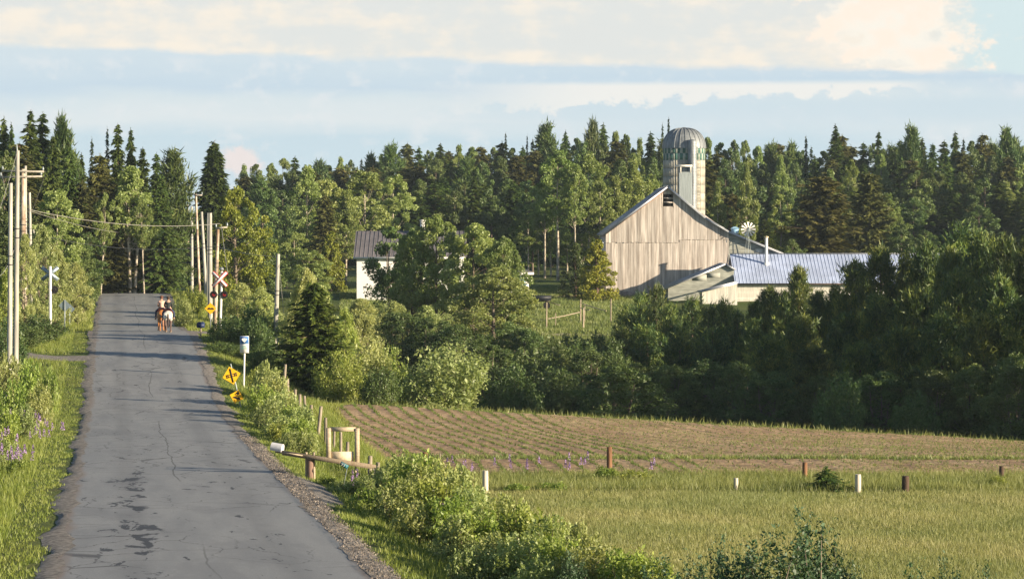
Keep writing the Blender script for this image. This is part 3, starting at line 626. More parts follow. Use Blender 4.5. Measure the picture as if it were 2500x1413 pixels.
# ------------------------------------------------------------ buildings
M = {}
M['boards'] = pmat('weathered_boards', (.63,.575,.52), .85, .2, 1.3, (4, 4, .22), col2=(.33,.285,.25), island=.24, bump=.2)
M['tin'] = pmat('weathered_tin', (.40,.42,.46), .45, .15, 1, (1, 1, .3), metal=.4)
M['darktin'] = pmat('dark_metal_roof', (.15,.14,.15), .5, .15, 1.0)
M['bluetin'] = pmat('blue_metal_roof', (.42,.49,.66), .5, .14, .5)
M['clap'] = pmat('grey_clapboard', (.33,.34,.30), .85, .2, 1.2, (1, 1, 4), island=.12)
M['palepatch'] = pmat('pale_patch_boards', (.35,.36,.325), .85, .15, 2, (1, 1, 5))
M['whiteboard'] = pmat('white_boards', (.66,.64,.57), .8, .12, 2, (3, 3, .4), island=.10)
M['siding'] = pmat('white_siding', (.82,.82,.80), .6, .04, 2)
M['darkglass'] = pmat('dark_glass', (.02,.022,.025), .15, .2, 3, spec=.6)
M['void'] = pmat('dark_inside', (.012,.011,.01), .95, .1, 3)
M['concrete'] = pmat('silo_concrete', (.40,.38,.32), .85, .18, 1.2, (1, 1, .6), island=.10)
M['green'] = pmat('green_stave_paint', (.06,.15,.12), .7, .2, 4, island=.2)
M['cream'] = pmat('cream_stave_paint', (.31,.35,.30), .7, .12, 4, island=.1)
M['galv'] = pmat('galvanised_metal', (.23,.25,.265), .55, .2, 2, (2, 2, .5), metal=.35)
M['galv2'] = pmat('dull_galvanised', (.27,.31,.32), .5, .12, 2, (4, 4, .4), metal=.35)
M['hoop'] = pmat('rusty_steel', (.10,.085,.07), .7, .3, 5)
M['white'] = pmat('white_paint', (.80,.79,.75), .5, .06, 5)
M['paleblue'] = pmat('pale_blue_paint', (.28,.48,.66), .6, .08, 3)
M['stone'] = pmat('stone_footing', (.28,.26,.24), .9, .3, 2.5, bump=.5)

def wallboards(mb, D, prof, x0, x1, bw, z0, zt, rng, th=.03, front=True):
    """vertical boards along the front plane y=D, from z0 up to zt(x)"""
    x = x0
    while x < x1-.02:
        w = min(bw*rng.uniform(.8, 1.2), x1-x); g = .006
        a, b = x+g, x+w-g; j = rng.uniform(0, .018)
        za, zb = zt(a), zt(b); zl = z0+rng.uniform(-.02, .02)
        mb.prism([(a, D-j, zl), (b, D-j, zl), (b, D-j, zb), (a, D-j, za)], (0, th+j, 0)); x += w
def clapboards(mb, D, xl, xr, z0, z1, h, th=.02, y1=None):
    """horizontal lapped boards between functions xl(z), xr(z)"""
    z = z0
    while z < z1-.01:
        t = min(z+h, z1); a, b = xl(z), xr(z); a2, b2 = xl(t), xr(t)
        if b-a > .05:
            b2 = max(b2, a2+.01)
            mb.prism([(a, D-th*1.6, z), (b, D-th*1.6, z), (b2, D-th*.2, t), (a2, D-th*.2, t)], (0, .03, 0))
        z = t
def roofpanel(mb, p0, p1, p2, p3, th, rib=0.0, n=0, rh=.04):
    """slab over quad p0-p1 (eave) p3-p2 (ridge) with standing ribs running eave to ridge"""
    p = [Vector(q) for q in (p0, p1, p2, p3)]; nm = (p[1]-p[0]).cross(p[3]-p[0]).normalized()
    if nm.z < 0: nm = -nm
    mb.prism([q for q in p], -nm*th)
    for i in range(n):
        t = (i+.5)/n; a = p[0].lerp(p[1], t)+nm*rh*.4; b = p[3].lerp(p[2], t)+nm*rh*.4
        mb.bar(a, b, .06, rh, nm)

# --- barn --------------------------------------------------------------
D = 270.0; BL = 17.0; gz = H(15, 270)
wx = lambda px: PX(px, D); wz = lambda py: PZ(py, D)
barn = empty('barn', (wx(1630), D, gz), 'tall weathered wooden barn with slatted gable opening and swept tin roof', 'barn')
def loc(o): # keep world coordinates for meshes built in place
    o.matrix_parent_inverse = Matrix.Translation(-o.parent.location) if o.parent else Matrix(); return o
def part(mb, name, mat, parent, smooth=False, label=None):
    o = mb.build(name, mat, parent, smooth); o.location = -parent.matrix_basis.translation
    # rotated parents are built in local coordinates; here parents carry a translation only
    if label: o['label'] = label
    return o
rng = np.random.default_rng(9)
X0, XP, X1, X2 = wx(1479), wx(1630), wx(1779), wx(1916)
ZE, ZP, ZK, Z2 = wz(566), wz(455), wz(565), wz(620)
def ztop(x): 
    if x < XP: return ZE+(ZP-ZE)*(x-X0)/(XP-X0)
    xm = XP+(X1-XP)*.62; zm = ZP+(ZK-ZP)*.70
    return ZP+(zm-ZP)*(x-XP)/(xm-XP) if x < xm else zm+(ZK-zm)*(x-xm)/(X1-xm)
vx0, vx1, vz0, vz1 = wx(1618), wx(1643), wz(504), wz(474)
seamL, seamR, xs = wz(591), wz(584), wx(1655)
def seam(x): return seamL if x < xs else seamR
mb = MB()
# upper boards stop round the vent opening
x = X0
while x < X1-.02:
    w = min(.27*rng.uniform(.75, 1.25), X1-x); a, b = x+.007, x+w-.007; j = rng.uniform(0, .03); zl = seam((a+b)/2)-rng.uniform(0, .10)
    if b > vx0 and a < vx1:
        mb.prism([(a, D-.05-j, zl), (b, D-.05-j, zl), (b, D-.05-j, vz0), (a, D-.05-j, vz0)], (0, .05+j, 0))
        mb.prism([(a, D-.05-j, vz1), (b, D-.05-j, vz1), (b, D-.05-j, ztop(b)), (a, D-.05-j, ztop(a))], (0, .05+j, 0))
    else: mb.prism([(a, D-.05-j, zl), (b, D-.05-j, zl), (b, D-.05-j, ztop(b)), (a, D-.05-j, ztop(a))], (0, .05+j, 0))
    x += w
x = X0
while x < X1-.02:
    w = min(.27*rng.uniform(.75, 1.25), X1-x); a, b = x+.007, x+w-.007; j = rng.uniform(0, .02)
    mb.prism([(a, D-j+.01, gz+.5), (b, D-j+.01, gz+.5), (b, D-j+.01, seam(a)), (a, D-j+.01, seam(a))], (0, .03, 0)); x += w
part(mb, 'front_wall', M['boards'], barn)
mb = MB()
mb.prism([(X0, D+.06, gz-.5), (X1, D+.06, gz-.5), (X1, D+.06, ZK-.1), (XP, D+.06, ZP-.12), (X0, D+.06, ZE-.1)], (0, .05, 0))
mb.box(((X0+.03), D+BL/2, (gz+ZE)/2-.3), (.08, BL-.2, ZE-gz+.4)); mb.box((X1-.05, D+BL/2, (gz+ZK)/2-.3), (.08, BL-.2, ZK-gz+.4))
mb.prism([(X0, D+BL, gz-.5), (X1, D+BL, gz-.5), (X1, D+BL, ZK-.1), (XP, D+BL, ZP-.12), (X0, D+BL, ZE-.1)], (0, .08, 0))
part(mb, 'side_walls', M['boards'], barn)
mb = MB(); mb.box(((X0+X1)/2, D+.02, gz+.1), (X1-X0+.1, .16, .95)); part(mb, 'footing', M['stone'], barn)
mb = MB(); mb.box(((vx0+vx1)/2, D-.06+.09, (vz0+vz1)/2), (vx1-vx0, .02, vz1-vz0)); vt = part(mb, 'gable_vent', M['void'], barn)  # near-black sheet stands in for the shade behind the slats
mb = MB()
for zz in np.linspace(vz0, vz1, 4)[1:-1]: mb.box(((vx0+vx1)/2+.05, D-.04, zz), (vx1-vx0-.05, .05, .11), Matrix.Rotation(.05, 3, 'Y'))
mb.box((vx0-.05, D-.07, (vz0+vz1)/2), (.1, .05, vz1-vz0+.2)); mb.box((vx1+.05, D-.07, (vz0+vz1)/2), (.1, .05, vz1-vz0+.2))
sl_ = mb.build('slats', M['boards'], vt)
mb = MB()   # roof: left slope, swept right slope
ov = .55; xm = XP+(X1-XP)*.62; zm = ztop(xm)
prof = [(X0-.42, ZE-.30), (XP, ZP+.05), (xm, zm+.06), (X1, ZK+.05), (X2+.25, Z2-.10)]
for (xa, za), (xb, zb) in zip(prof[:-1], prof[1:]):
    roofpanel(mb, (xa, D-ov, za), (xa, D+BL+.3, za), (xb, D+BL+.3, zb), (xb, D-ov, zb), .17, 0, 22)
part(mb, 'roof', M['tin'], barn)
rust = pmat('rusty_fascia', (.36,.20,.13), .8, .3, 6)
mb = MB()
for (xa, za), (xb, zb) in zip(prof[:2], prof[1:3]):
    if xb <= XP+.01: mb.bar((xa+.5, D-.09, za+.08), (xb, D-.09, zb-.30), .04, .16, (0, -1, 0))
part(mb, 'fascia', rust, barn)
# lean-to bay under the swept roof, lapped grey boards
mb = MB(); zl = lambda x: ZK+(Z2-ZK)*(x-X1)/(X2-X1)
clapboards(mb, D+.12, lambda z: X1+.01, lambda z: min(X2, X1+(X2-X1)*max(0, (ZK-z)/(ZK-Z2))) if z > Z2 else X2, gz-.2, ZK, .22)
mb.box((X2-.04, D+.12+BL/2, (gz+Z2)/2-.2), (.06, BL-.4, Z2-gz+.2))
bay = part(mb, 'side_bay_wall', M['clap'], barn, label='grey lapped side bay of the barn')
mb = MB(); mb.box((wx(1853), D+.06, wz(612)), (.8, .05, .42)); part(mb, 'siding_patch', M['whiteboard'], barn)
mb = MB()   # small barn lamp on left wall
mb.tube([(X0-.05, D+.3, wz(590)), (X0-.3, D+.2, wz(592))], [.03, .03]); mb.lathe([(.02, .12), (.14, -.02), (.16, -.08)], (X0-.32, D+.2, wz(592)), 10)
part(mb, 'barn_lamp', M['white'], barn)
mb = MB(); mb.box((wx(1797), D+1.5, wz(571)+.3), (.75, .8, .55)); mb.prism([(wx(1797)-.5, D+1.0, wz(571)+.58), (wx(1797)+.5, D+1.0, wz(571)+.58), (wx(1797)+.1, D+1.0, wz(571)+.8), (wx(1797)-.1, D+1.0, wz(571)+.8)], (0, 1.0, 0))
part(mb, 'roof_vent_box', M['paleblue'], barn)

# --- silo --------------------------------------------------------------
SD = 292.0; sX = PX(1670, SD); sR = 51.5/RES*SD; sg = H(sX, SD); zt_ = PZ(363, SD); zd = PZ(313, SD)
silo = empty('silo', (sX, SD, sg), 'concrete stave silo with metal dome and green chequered band behind the barn', 'silo')
conc, gre, cre = MB(), MB(), MB(); NS = 48; course = .975
zc = zt_; row = 0; hoops = MB()
while zc > sg-.3:
    hh = .62 if row == 0 else (.80 if row == 1 else course); zb = max(zc-hh, sg-.3)
    for j in range(NS):
        a0, a1 = 2*PI*j/NS+.0015, 2*PI*(j+1)/NS-.0015; r = sR; r2 = sR-.06; c0, s0, c1, s1 = math.cos(a0), math.sin(a0), math.cos(a1), math.sin(a1)
        tgt = conc if row > 1 else (gre if (j+row) % 2 else cre)
        tgt.add([(sX+r*c0, SD+r*s0, zb+.012), (sX+r*c1, SD+r*s1, zb+.012), (sX+r*c1, SD+r*s1, zc-.012), (sX+r*c0, SD+r*s0, zc-.012),
                 (sX+r2*c0, SD+r2*s0, zb), (sX+r2*c1, SD+r2*s1, zb), (sX+r2*c1, SD+r2*s1, zc), (sX+r2*c0, SD+r2*s0, zc)],
                [[0,1,2,3],[1,5,6,2],[4,0,3,7],[3,2,6,7],[4,5,1,0]])
    hoops.lathe([(sR+.0, zb-.018), (sR+.018, zb), (sR+.0, zb+.018)], (sX, SD, 0), NS)
    zc = zb; row += 1
inner = MB(); inner.lathe([(sR-.05, sg-.3), (sR-.05, zt_)], (sX, SD, 0), NS)
part(conc, 'stave_wall', M['concrete'], silo); part(gre, 'green_staves', M['green'], silo); part(cre, 'cream_staves', M['cream'], silo)
part(inner, 'inner_shell', M['hoop'], silo); part(hoops, 'hoops', M['galv2'], silo)
mb = MB(); n = 10; dh = zd-zt_; pr = [((sR+.07)*math.cos(t)**.75 if t < PI/2-.01 else .02, zt_+dh*math.sin(t)**1.0) for t in np.linspace(0, PI/2, n)]
mb.lathe(pr, (sX, SD, 0), 48)
for j in range(24):   # standing seams
    a = 2*PI*j/24; mb.tube([(sX+(r+.02)*math.cos(a), SD+(r+.02)*math.sin(a), z+.02) for r, z in pr], .035, 4, False)
mb.lathe([(.3, zd-.08), (.3, zd+.06), (.02, zd+.12)], (sX, SD, 0), 12)
part(mb, 'dome', M['galv'], silo)
mb = MB(); cx, cy = PX(1686, SD), SD-sR-.10; cr = .52
pr2 = [(cr, PZ(590, SD)), (cr, PZ(350, SD)), (cr*.9, PZ(346, SD)), (cr*.6, PZ(343, SD)), (.02, PZ(342, SD))]
mb.lathe(pr2, (cx, cy, 0), 16)
z = PZ(590, SD)
while z < PZ(350, SD): mb.lathe([(cr+.005, z-.02), (cr+.03, z), (cr+.005, z+.02)], (cx, cy, 0), 16); z += .33
mb.box((cx, cy+.35, PZ(352, SD)+.15), (cr*2, .9, .5))
part(mb, 'chute', M['galv'], silo)
mb = MB()   # ladder beside the chute
for dx in (.62, .95): mb.tube([(cx+dx, cy+.25, sg+3), (cx+dx, cy+.25, zt_+.2)], .025, 4)
z = sg+3
while z < zt_: mb.tube([(cx+.62, cy+.25, z), (cx+.95, cy+.25, z)], .018, 4, False); z += .4
part(mb, 'ladder', M['hoop'], silo)
# elevator shaft between silo and barn roof
ed = 288.4-.9; ex0, ex1 = PX(1659, ed), PX(1688, ed)
el_ = empty('hoist_shaft', ((ex0+ex1)/2, ed, H(14, ed)), 'narrow corrugated metal hoist shaft with crossbeam in front of the silo', 'shaft')
mb = MB(); x = ex0
while x < ex1-.02: mb.prism([(x, ed-.03, sg), (x+.11, ed, sg), (x+.11, ed, PZ(420, ed)), (x, ed-.03, PZ(420, ed))], (0, .05, 0)); x += .12
mb.box((ex0+.02, ed+.5, (sg+PZ(420, ed))/2), (.04, .9, PZ(420, ed)-sg)); mb.box((ex1-.02, ed+.5, (sg+PZ(420, ed))/2), (.04, .9, PZ(420, ed)-sg))
part(mb, 'cladding', M['galv2'], el_)
for px in (1661.5, 1686): mb = MB(); mb.box((PX(px, ed), ed+.05, PZ(413, ed)), (.16, .16, .9)); part(mb, 'shaft_post', M['whiteboard'], el_)
mb = MB(); mb.box((PX(1669, ed), ed+.05, PZ(405, ed)), (42/RES*ed, .25, .22)); part(mb, 'crossbeam', M['whiteboard'], el_)

# --- blue-roofed shed --------------------------------------------------
RD, ED_ = 266.6, 261.0
zr, ze = PZ(620, RD), PZ(692, ED_); xL, xR = PX(1796, ED_), PX(2330, ED_)
shed = empty('long_shed', (PX(1900, RD), RD, H(28, RD)), 'long low shed with ribbed blue metal roof beside the barn', 'shed')
mb = MB(); nrib = int((xR-xL)/.38)
roofpanel(mb, (xL-.1, ED_-.3, ze), (xR, ED_-.3, ze), (xR, RD, zr), (xL-.1, RD, zr), .09, 0, nrib, .022)
roofpanel(mb, (xL-.1, 2*RD-ED_+.3, ze), (xR, 2*RD-ED_+.3, ze), (xR, RD, zr), (xL-.1, RD, zr), .09, 0, 0)
part(mb, 'roof', M['bluetin'], shed)
mb = MB(); mb.bar((xL-.12, RD-.02, zr+.05), (xR, RD-.02, zr+.05), .22, .06); part(mb, 'ridge_cap', M['tin'], shed)
gs = H(28, ED_)
mb = MB(); clapboards(mb, ED_+.15, lambda z: xL+.15, lambda z: xR-.2, gs-.3, ze-.06, .2); part(mb, 'front_wall', M['whiteboard'], shed)
mb = MB(); mb.prism([(xL+.12, ED_+.2, gs-.3), (xL+.12, 2*RD-ED_-.2, gs-.3), (xL+.12, 2*RD-ED_-.2, ze-.1), (xL+.12, RD, zr-.12), (xL+.12, ED_+.2, ze-.1)], (.1, 0, 0)); part(mb, 'end_wall', M['boards'], shed)
mb = MB(); mb.bar((xL-.1, ED_-.34, ze-.05), (xR, ED_-.34, ze-.05), .03, .16); part(mb, 'eave_board', pmat('brown_trim', (.17,.12,.10), .8), shed)
# stove pipe
pD = 264.6; zroof = zr+(ze-zr)*(RD-pD)/(RD-ED_+.3)
pipe = empty('stove_pipe', (PX(1871, pD), pD, zroof), 'white banded stove pipe on the blue shed roof', 'pipe')
mb = MB(); mb.lathe([(.16, -.05), (.16, PZ(577, pD)-zroof-.12)], n=14)
z = .5
while z < PZ(577, pD)-zroof-.2: mb.lathe([(.16, z), (.185, z+.03), (.16, z+.06)], n=14); z += .5
mb.build('flue', M['white'], pipe, True)
mb = MB(); mb.lathe([(.36, -.22), (.30, .05), (.18, .2), (.16, .3)], n=14); mb.build('flashing', M['white'], pipe, True)
mb = MB(); mb.lathe([(.17, 0), (.24, .03), (.24, .12), (.02, .2)], (0, 0, PZ(577, pD)-zroof-.16), 14); mb.build('cap', pmat('pipe_cap', (.55,.45,.30), .6), pipe, True)
# windmill standing behind the ridge
wD = 269.3; wX = PX(1826, wD); wg = H(wX, wD)
wm = empty('windmill', (wX, wD, wg), 'small white farm windmill with round bladed wheel above the shed', 'windmill')
hub = PZ(560, wD)-wg
mb = MB()
for a in (0.5, 0.5+2*PI/3, .5+4*PI/3): mb.tube([(.95*math.cos(a), .95*math.sin(a), 0), (.06*math.cos(a), .06*math.sin(a), hub-.1)], [.04, .03], 5)
for zz in np.linspace(1.2, hub-1.2, 4):
    r = .95*(1-zz/hub)+.05; ps = [(r*math.cos(a), r*math.sin(a), zz) for a in (.5, .5+2*PI/3, .5+4*PI/3)]
    for i in range(3): mb.tube([ps[i], ps[(i+1) % 3]], .02, 4)
mb.build('tower', M['galv2'], wm)
mb = MB(); R_ = .80
for i in range(12):
    a = 2*PI*i/12; u = Vector((math.cos(a), 0, math.sin(a))); t = Vector((-math.sin(a), 0, math.cos(a))); y_ = Vector((0, 1, 0))
    q = [u*.22-t*.03+y_*.0, u*.22+t*.03-y_*.03, u*R_+t*.12-y_*.09, u*R_-t*.10+y_*.07]
    q = [v+Vector((0, -.45, hub)) for v in q]; mb.prism(q, (0, .012, 0))
mb.build('wheel', M['white'], wm)
mb = MB(); mb.tube([(0, -.5, hub), (0, .25, hub)], .09, 8); mb.tube([(0, .25, hub), (.25, 1.2, hub)], .02, 4); mb.prism([(.22, 1.1, hub-.18), (.42, 1.75, hub-.3), (.42, 1.75, hub+.3), (.22, 1.1, hub+.18)], (.015, 0, 0))
mb.build('hub_and_tail', M['galv2'], wm)

# --- gabled clapboard shed in front ------------------------------------
aD = 262.5; ax = lambda p: PX(p, aD); azz = lambda p: PZ(p, aD); ag = H(ax(1700), aD)
sa = empty('clapboard_shed', (ax(1700), aD, ag), 'grey clapboard shed with lopsided gable in front of the barn', 'shed')
xl0, xr0, xp = ax(1631), ax(1792), ax(1771); zl0, zp0, zr0 = azz(699), azz(645), azz(656)
mb = MB(); clapboards(mb, aD, lambda z: xl0 if z < zl0 else xl0+(xp-xl0)*(z-zl0)/(zp0-zl0), lambda z: xr0 if z < zr0 else xr0-(xr0-xp)*(z-zr0)/(zp0-zr0), ag-.3, zp0, .2)
part(mb, 'front_wall', M['clap'], sa)
mb = MB(); mb.box((ax(1708), aD-.045, azz(678)), (1.5, .02, .62)); part(mb, 'siding_patch', M['palepatch'], sa)
mb = MB(); mb.box((ax(1742), aD-.05, azz(672)), (1.4, .02, .50)); part(mb, 'siding_patch', M['palepatch'], sa)
bgb = pmat('blue_grey_boards', (.20,.27,.33), .85, .2, 2)
mb = MB(); mb.box((xl0+.06, aD+3.2, (ag+zl0)/2-.2), (.06, 6.2, zl0-ag+.1)); part(mb, 'side_wall', bgb, sa)
mb = MB(); mb.box((xr0-.06, aD+1.6, (ag+zr0)/2-.2), (.06, 3, zr0-ag+.1)); part(mb, 'side_wall', bgb, sa)
mb = MB(); xo = ax(1612); zo = azz(708)
roofpanel(mb, (xo, aD-.4, zo), (xo, aD+6.5, zo), (xp, aD+6.5, zp0+.08), (xp, aD-.4, zp0+.08), .12, 0, 10)
roofpanel(mb, (xr0+.15, aD-.4, zr0-.05), (xr0+.15, aD+2.9, zr0-.05), (xp, aD+2.9, zp0+.08), (xp, aD-.4, zp0+.08), .12, 0, 5)
part(mb, 'roof', M['tin'], sa)
# --- white board annex -------------------------------------------------
bD = 257.3; bx = lambda p: PX(p, bD); bz = lambda p: PZ(p, bD); bg_ = H(bx(1760), bD)
sb = empty('board_annex', (bx(1760), bD, bg_), 'low white vertical board annex under a short sloping tin roof', 'shed')
xa, xb, za, zb = bx(1714), bx(1800), bz(711), bz(692)
mb = MB(); rng = np.random.default_rng(3); wallboards(mb, bD, None, xa, xb, .22, bg_-.3, lambda x: za+(zb-za)*(x-xa)/(xb-xa), rng, .04); part(mb, 'front_wall', M['whiteboard'], sb)
mb = MB(); mb.box((xa+.05, bD+1.7, (bg_+za)/2-.2), (.06, 3.3, za-bg_)); part(mb, 'side_wall', M['clap'], sb)
mb = MB(); roofpanel(mb, (xa-.3, bD-.3, za-.06), (xa-.3, bD+3.4, za-.06), (xb, bD+3.4, zb+.1), (xb, bD-.3, zb+.1), .1, 0, 6); part(mb, 'roof', M['tin'], sb)

# --- white house --------------------------------------------------------
hD = 262.0; hx = lambda p: PX(p, hD); hz = lambda p: PZ(p, hD); hg = H(hx(960), hD)
house = empty('white_house', (hx(960), hD, hg), 'white farmhouse with dark ribbed metal roof half hidden by trees', 'house')
x0, x1 = hx(871), hx(1130); z1 = hz(627); zR = hz(565); dep = 8.4
mb = MB(); clapboards(mb, hD, lambda z: x0, lambda z: x1, hg-.5, z1, .18, .015); part(mb, 'front_wall', M['siding'], house)
mb = MB(); mb.prism([(x0+.02, hD+.04, hg-.5), (x0+.02, hD+dep, hg-.5), (x0+.02, hD+dep, z1), (x0+.02, hD+dep/2, zR-.1), (x0+.02, hD+.04, z1)], (.15, 0, 0))
mb.prism([(x1-.02, hD+.04, hg-.5), (x1-.02, hD+dep, hg-.5), (x1-.02, hD+dep, z1), (x1-.02, hD+dep/2, zR-.1), (x1-.02, hD+.04, z1)], (-.15, 0, 0)); mb.box(((x0+x1)/2, hD+dep, (hg+z1)/2-.2), (x1-x0, .1, z1-hg)); part(mb, 'end_wall', M['siding'], house)
mb = MB(); roofpanel(mb, (x0-.35, hD-.45, z1-.05), (x1+.3, hD-.45, z1-.05), (x1+.3, hD+dep/2, zR+.05), (x0-.35, hD+dep/2, zR+.05), .14, 0, 26)
roofpanel(mb, (x0-.35, hD+dep+.45, z1-.05), (x1+.3, hD+dep+.45, z1-.05), (x1+.3, hD+dep/2, zR+.05), (x0-.35, hD+dep/2, zR+.05), .14, 0, 0); part(mb, 'roof', M['darktin'], house)
mb = MB(); mb.bar((x0-.35, hD-.48, z1-.12), (x1+.3, hD-.48, z1-.12), .04, .2); part(mb, 'fascia', M['white'], house)
for px in (912, 990, 1062):
    mb = MB(); w = .62; zz = hz(637); mb.box((hx(px), hD-.05, zz), (1.15, .08, .74)); wn = part(mb, 'window', M['white'], house)
    mb = MB()
    for sx_ in (-.27, .27): mb.box((hx(px)+sx_, hD-.10, zz), (.47, .03, .62))
    mb.build('pane', M['darkglass'], wn)
mb = MB(); mb.box((hx(1030), hD+3.2, hz(553)-.5), (.6, .6, 2.2)); mb.box((hx(1030), hD+3.2, hz(553)+.65), (.75, .75, .15)); part(mb, 'chimney', M['white'], house)
# --- little outbuilding -------------------------------------------------
oD = 272.0; ox = lambda p: PX(p, oD); oz = lambda p: PZ(p, oD); og = H(ox(1265), oD)
ob = empty('outbuilding', (ox(1260), oD, og), 'small white outbuilding with dark hipped roof right of the white house', 'outbuilding')
x0, x1 = ox(1215), ox(1291); z1 = oz(664); zR = oz(645)
mb = MB(); mb.box(((x0+x1)/2, oD+2, (og+z1)/2-.1), (x1-x0, 4, z1-og+.2)); part(mb, 'walls', M['siding'], ob)
mb = MB(); xa, xb = x0-.5, x1+.5; ya, yb = oD-.5, oD+4.5; r0, r1 = x0+1.2, x1-2.4; yr = oD+2
for q in ([(xa,ya,z1),(xb,ya,z1),(r1,yr,zR),(r0,yr,zR)], [(xb,yb,z1),(xa,yb,z1),(r0,yr,zR),(r1,yr,zR)]): mb.prism(q, (0, 0, -.06))
for q in ([(xb,ya,z1),(xb,yb,z1),(r1,yr,zR)], [(xa,yb,z1),(xa,ya,z1),(r0,yr,zR)]): mb.prism(q, (0, 0, -.06))
part(mb, 'roof', M['darktin'], ob)
mb = MB(); mb.box(((xa+xb)/2, ya-.03, z1-.17), (xb-xa+.1, .05, .24)); mb.box((xb+.03, (ya+yb)/2, z1-.17), (.05, yb-ya, .24)); part(mb, 'fascia', M['white'], ob)
mb = MB(); mb.box((ox(1272), oD-.04, og+1.1), (.95, .06, 2.0)); part(mb, 'door', M['paleblue'], ob)

# --- dark wagon in the yard ---------------------------------------------
tD = 250.0; tX = PX(1318, tD); tg = H(tX, tD); black = pmat('black_paint', (.015,.018,.025), .5, .2, 4); rub = pmat('rubber', (.02,.02,.02), .9)
tw = empty('farm_wagon', (tX, tD, tg), 'low black flat-topped farm wagon parked in shade left of the cedars', 'wagon')
mb = MB(); mb.box((0, 0, .95), (2.3, 1.6, .12)); mb.box((-1.12, 0, 1.15), (.06, 1.6, .4)); mb.box((0, .78, 1.15), (2.3, .05, .4)); mb.box((0, -.78, 1.15), (2.3, .05, .4)); mb.box((1.12, 0, 1.15), (.06, 1.6, .4)); mb.build('bed', black, tw)
mb = MB(); mb.box((0, 0, .82), (2.0, .12, .14)); mb.bar((1.0, 0, .7), (2.1, -.1, .35), .07, .07); mb.box((-.7, 0, .5), (.08, 1.5, .08)); mb.box((.7, 0, .5), (.08, 1.5, .08)); mb.build('frame', M['hoop'], tw)
for x in (-.7, .7):
    for y in (-.8, .8):
        mb = MB(); mb.tube([(x, y-.09, .36), (x, y+.09, .36)], .36, 14); mb.build('wheel', rub, tw)
# --- farmyard fence ------------------------------------------------------
wood = pmat('grey_fence_wood', (.36,.30,.22), .9, .25, 3, (3, 3, .4), objvar=.15, bump=.3)
fen = empty('farmyard_fence', (PX(1417, 230), 230, H(PX(1417, 230), 230)), 'sagging post and rail fence on the lawn before the golden cedar', 'fence')
fO = fen.location
def fpost(px, yt, yb, D_, w=.13):
    X = PX(px, D_); g = H(X, D_); b = MB(); b.tube([(X-fO.x, D_-fO.y, g-.3-fO.z), (X+.02-fO.x, D_-fO.y, PZ(yt, D_)-fO.z)], [w/2*1.1, w/2], 7)
    b.build('post', wood, fen); return Vector((X, D_, PZ(yt, D_)))
p1 = fpost(1334, 738, 778, 226); p2 = fpost(1417, 730, 765, 233); p3 = fpost(1424, 752, 783, 225, .15); p4 = fpost(1491, 729, 765, 232); p5 = fpost(1356, 764, 775, 227, .08); p6 = fpost(1427, 742, 765, 232, .1)
for a, b in ((P(1338, 778, 226), P(1415, 762, 231)), (P(1419, 740, 232.7), P(1480, 759, 229)), (P(1418, 752, 232.7), P(1440, 757, 231))):
    m_ = MB(); m_.tube([a-fO, (a+b)/2-fO-Vector((0, 0, .04)), b-fO], .045, 6); m_.build('rail', wood, fen)
# ------------------------------------------------------------ utility poles and wires
pole_w = pmat('grey_pole_wood', (.38,.365,.325), .85, .22, 2.5, (3, 3, .25), objvar=.12, bump=.25)
pole_b = pmat('blotched_pole_wood', (.66,.57,.46), .85, .3, 1.2, (2, 2, .8), col2=(.22,.14,.09))
iron = pmat('dark_iron', (.06,.06,.06), .6, .2, 4)
def pole(px, yt, D, px2=None, r=.135, mat=None, label='', group='utility poles along the road', yb=None):
    X = PX(px, D); g = H(X, D) if yb is None else min(H(X, D), PZ(yb, D)); h = PZ(yt, D)-g; dx = PX(px2 if px2 is not None else px, D)-X
    o = empty('utility_pole', (X, D, g), label, 'pole', group)
    b = MB(); n = 8; b.tube([(dx*t, 0, -.4*(t == 0)+h*t) for t in np.linspace(0, 1, n)], list(np.linspace(r*1.15, r*.8, n)), 10); b.build('shaft', mat or pole_w, o, True)
    for zz in (h*.62, h*.66): b = MB(); b.lathe([(r*1.0, zz-.03), (r*1.12, zz), (r*1.0, zz+.03)], (dx*.64, 0, 0), 10); b.build('band', iron, o)
    return o, Vector((X+dx, D, g+h))
arm = pmat('crossarm_wood', (.36,.33,.28), .8, .2, 4)
def crossarm(o, top, dz, L, tilt, dx=0, ins=2):
    """a crossarm bolted to the pole, with its porcelain insulators"""
    b = MB(); c = Vector((top.x-o.location.x+dx, -.16, top.z-o.location.z-dz)); v = Vector((math.cos(tilt), 0, math.sin(tilt)))*L/2
    b.bar(c-v, c+v, .10, .12); a_ = b.build('crossarm', arm, o)
    for t in ([-.95, .95] if ins == 2 else [-.95, -.35, .95]):
        b = MB(); q = c+v*t; b.lathe([(.02, .05), (.07, .12), (.08, .2), (.05, .24), (.06, .3), (.01, .34)], q, 8); i_ = b.build('insulator', M['galv2'], a_)
    return o.location+c-v, o.location+c+v
PA, tA = pole(23, 447, 125, 26, .125, label='nearest grey utility pole at the left edge, shorter of the front pair', yb=905)
PB, tB = pole(38, 368, 134, 43, .135, label='tallest grey utility pole at the left, standing right behind the nearest one')
pinB = MB(); pinB.tube([(tB.x-PB.location.x-.02, 0, tB.z-PB.location.z-.1), (tB.x-PB.location.x-.05, 0, tB.z-PB.location.z+.35)], [.05, .03], 6); pinB.build('top_pin', M['galv2'], PB)
PCp, tC = pole(57, 413, 165, 56, .19, pole_b, label='blotched whitish utility pole carrying two long crossarms at the left')
PD_, tD_ = pole(62, 405, 172, 62, .12, label='slim utility pole touching the blotched crossarm pole')
c1 = crossarm(PCp, tC, .15, 2.85, -.02, .02, 3); c2 = crossarm(PCp, tC, .52, 2.85, .02, -.1)
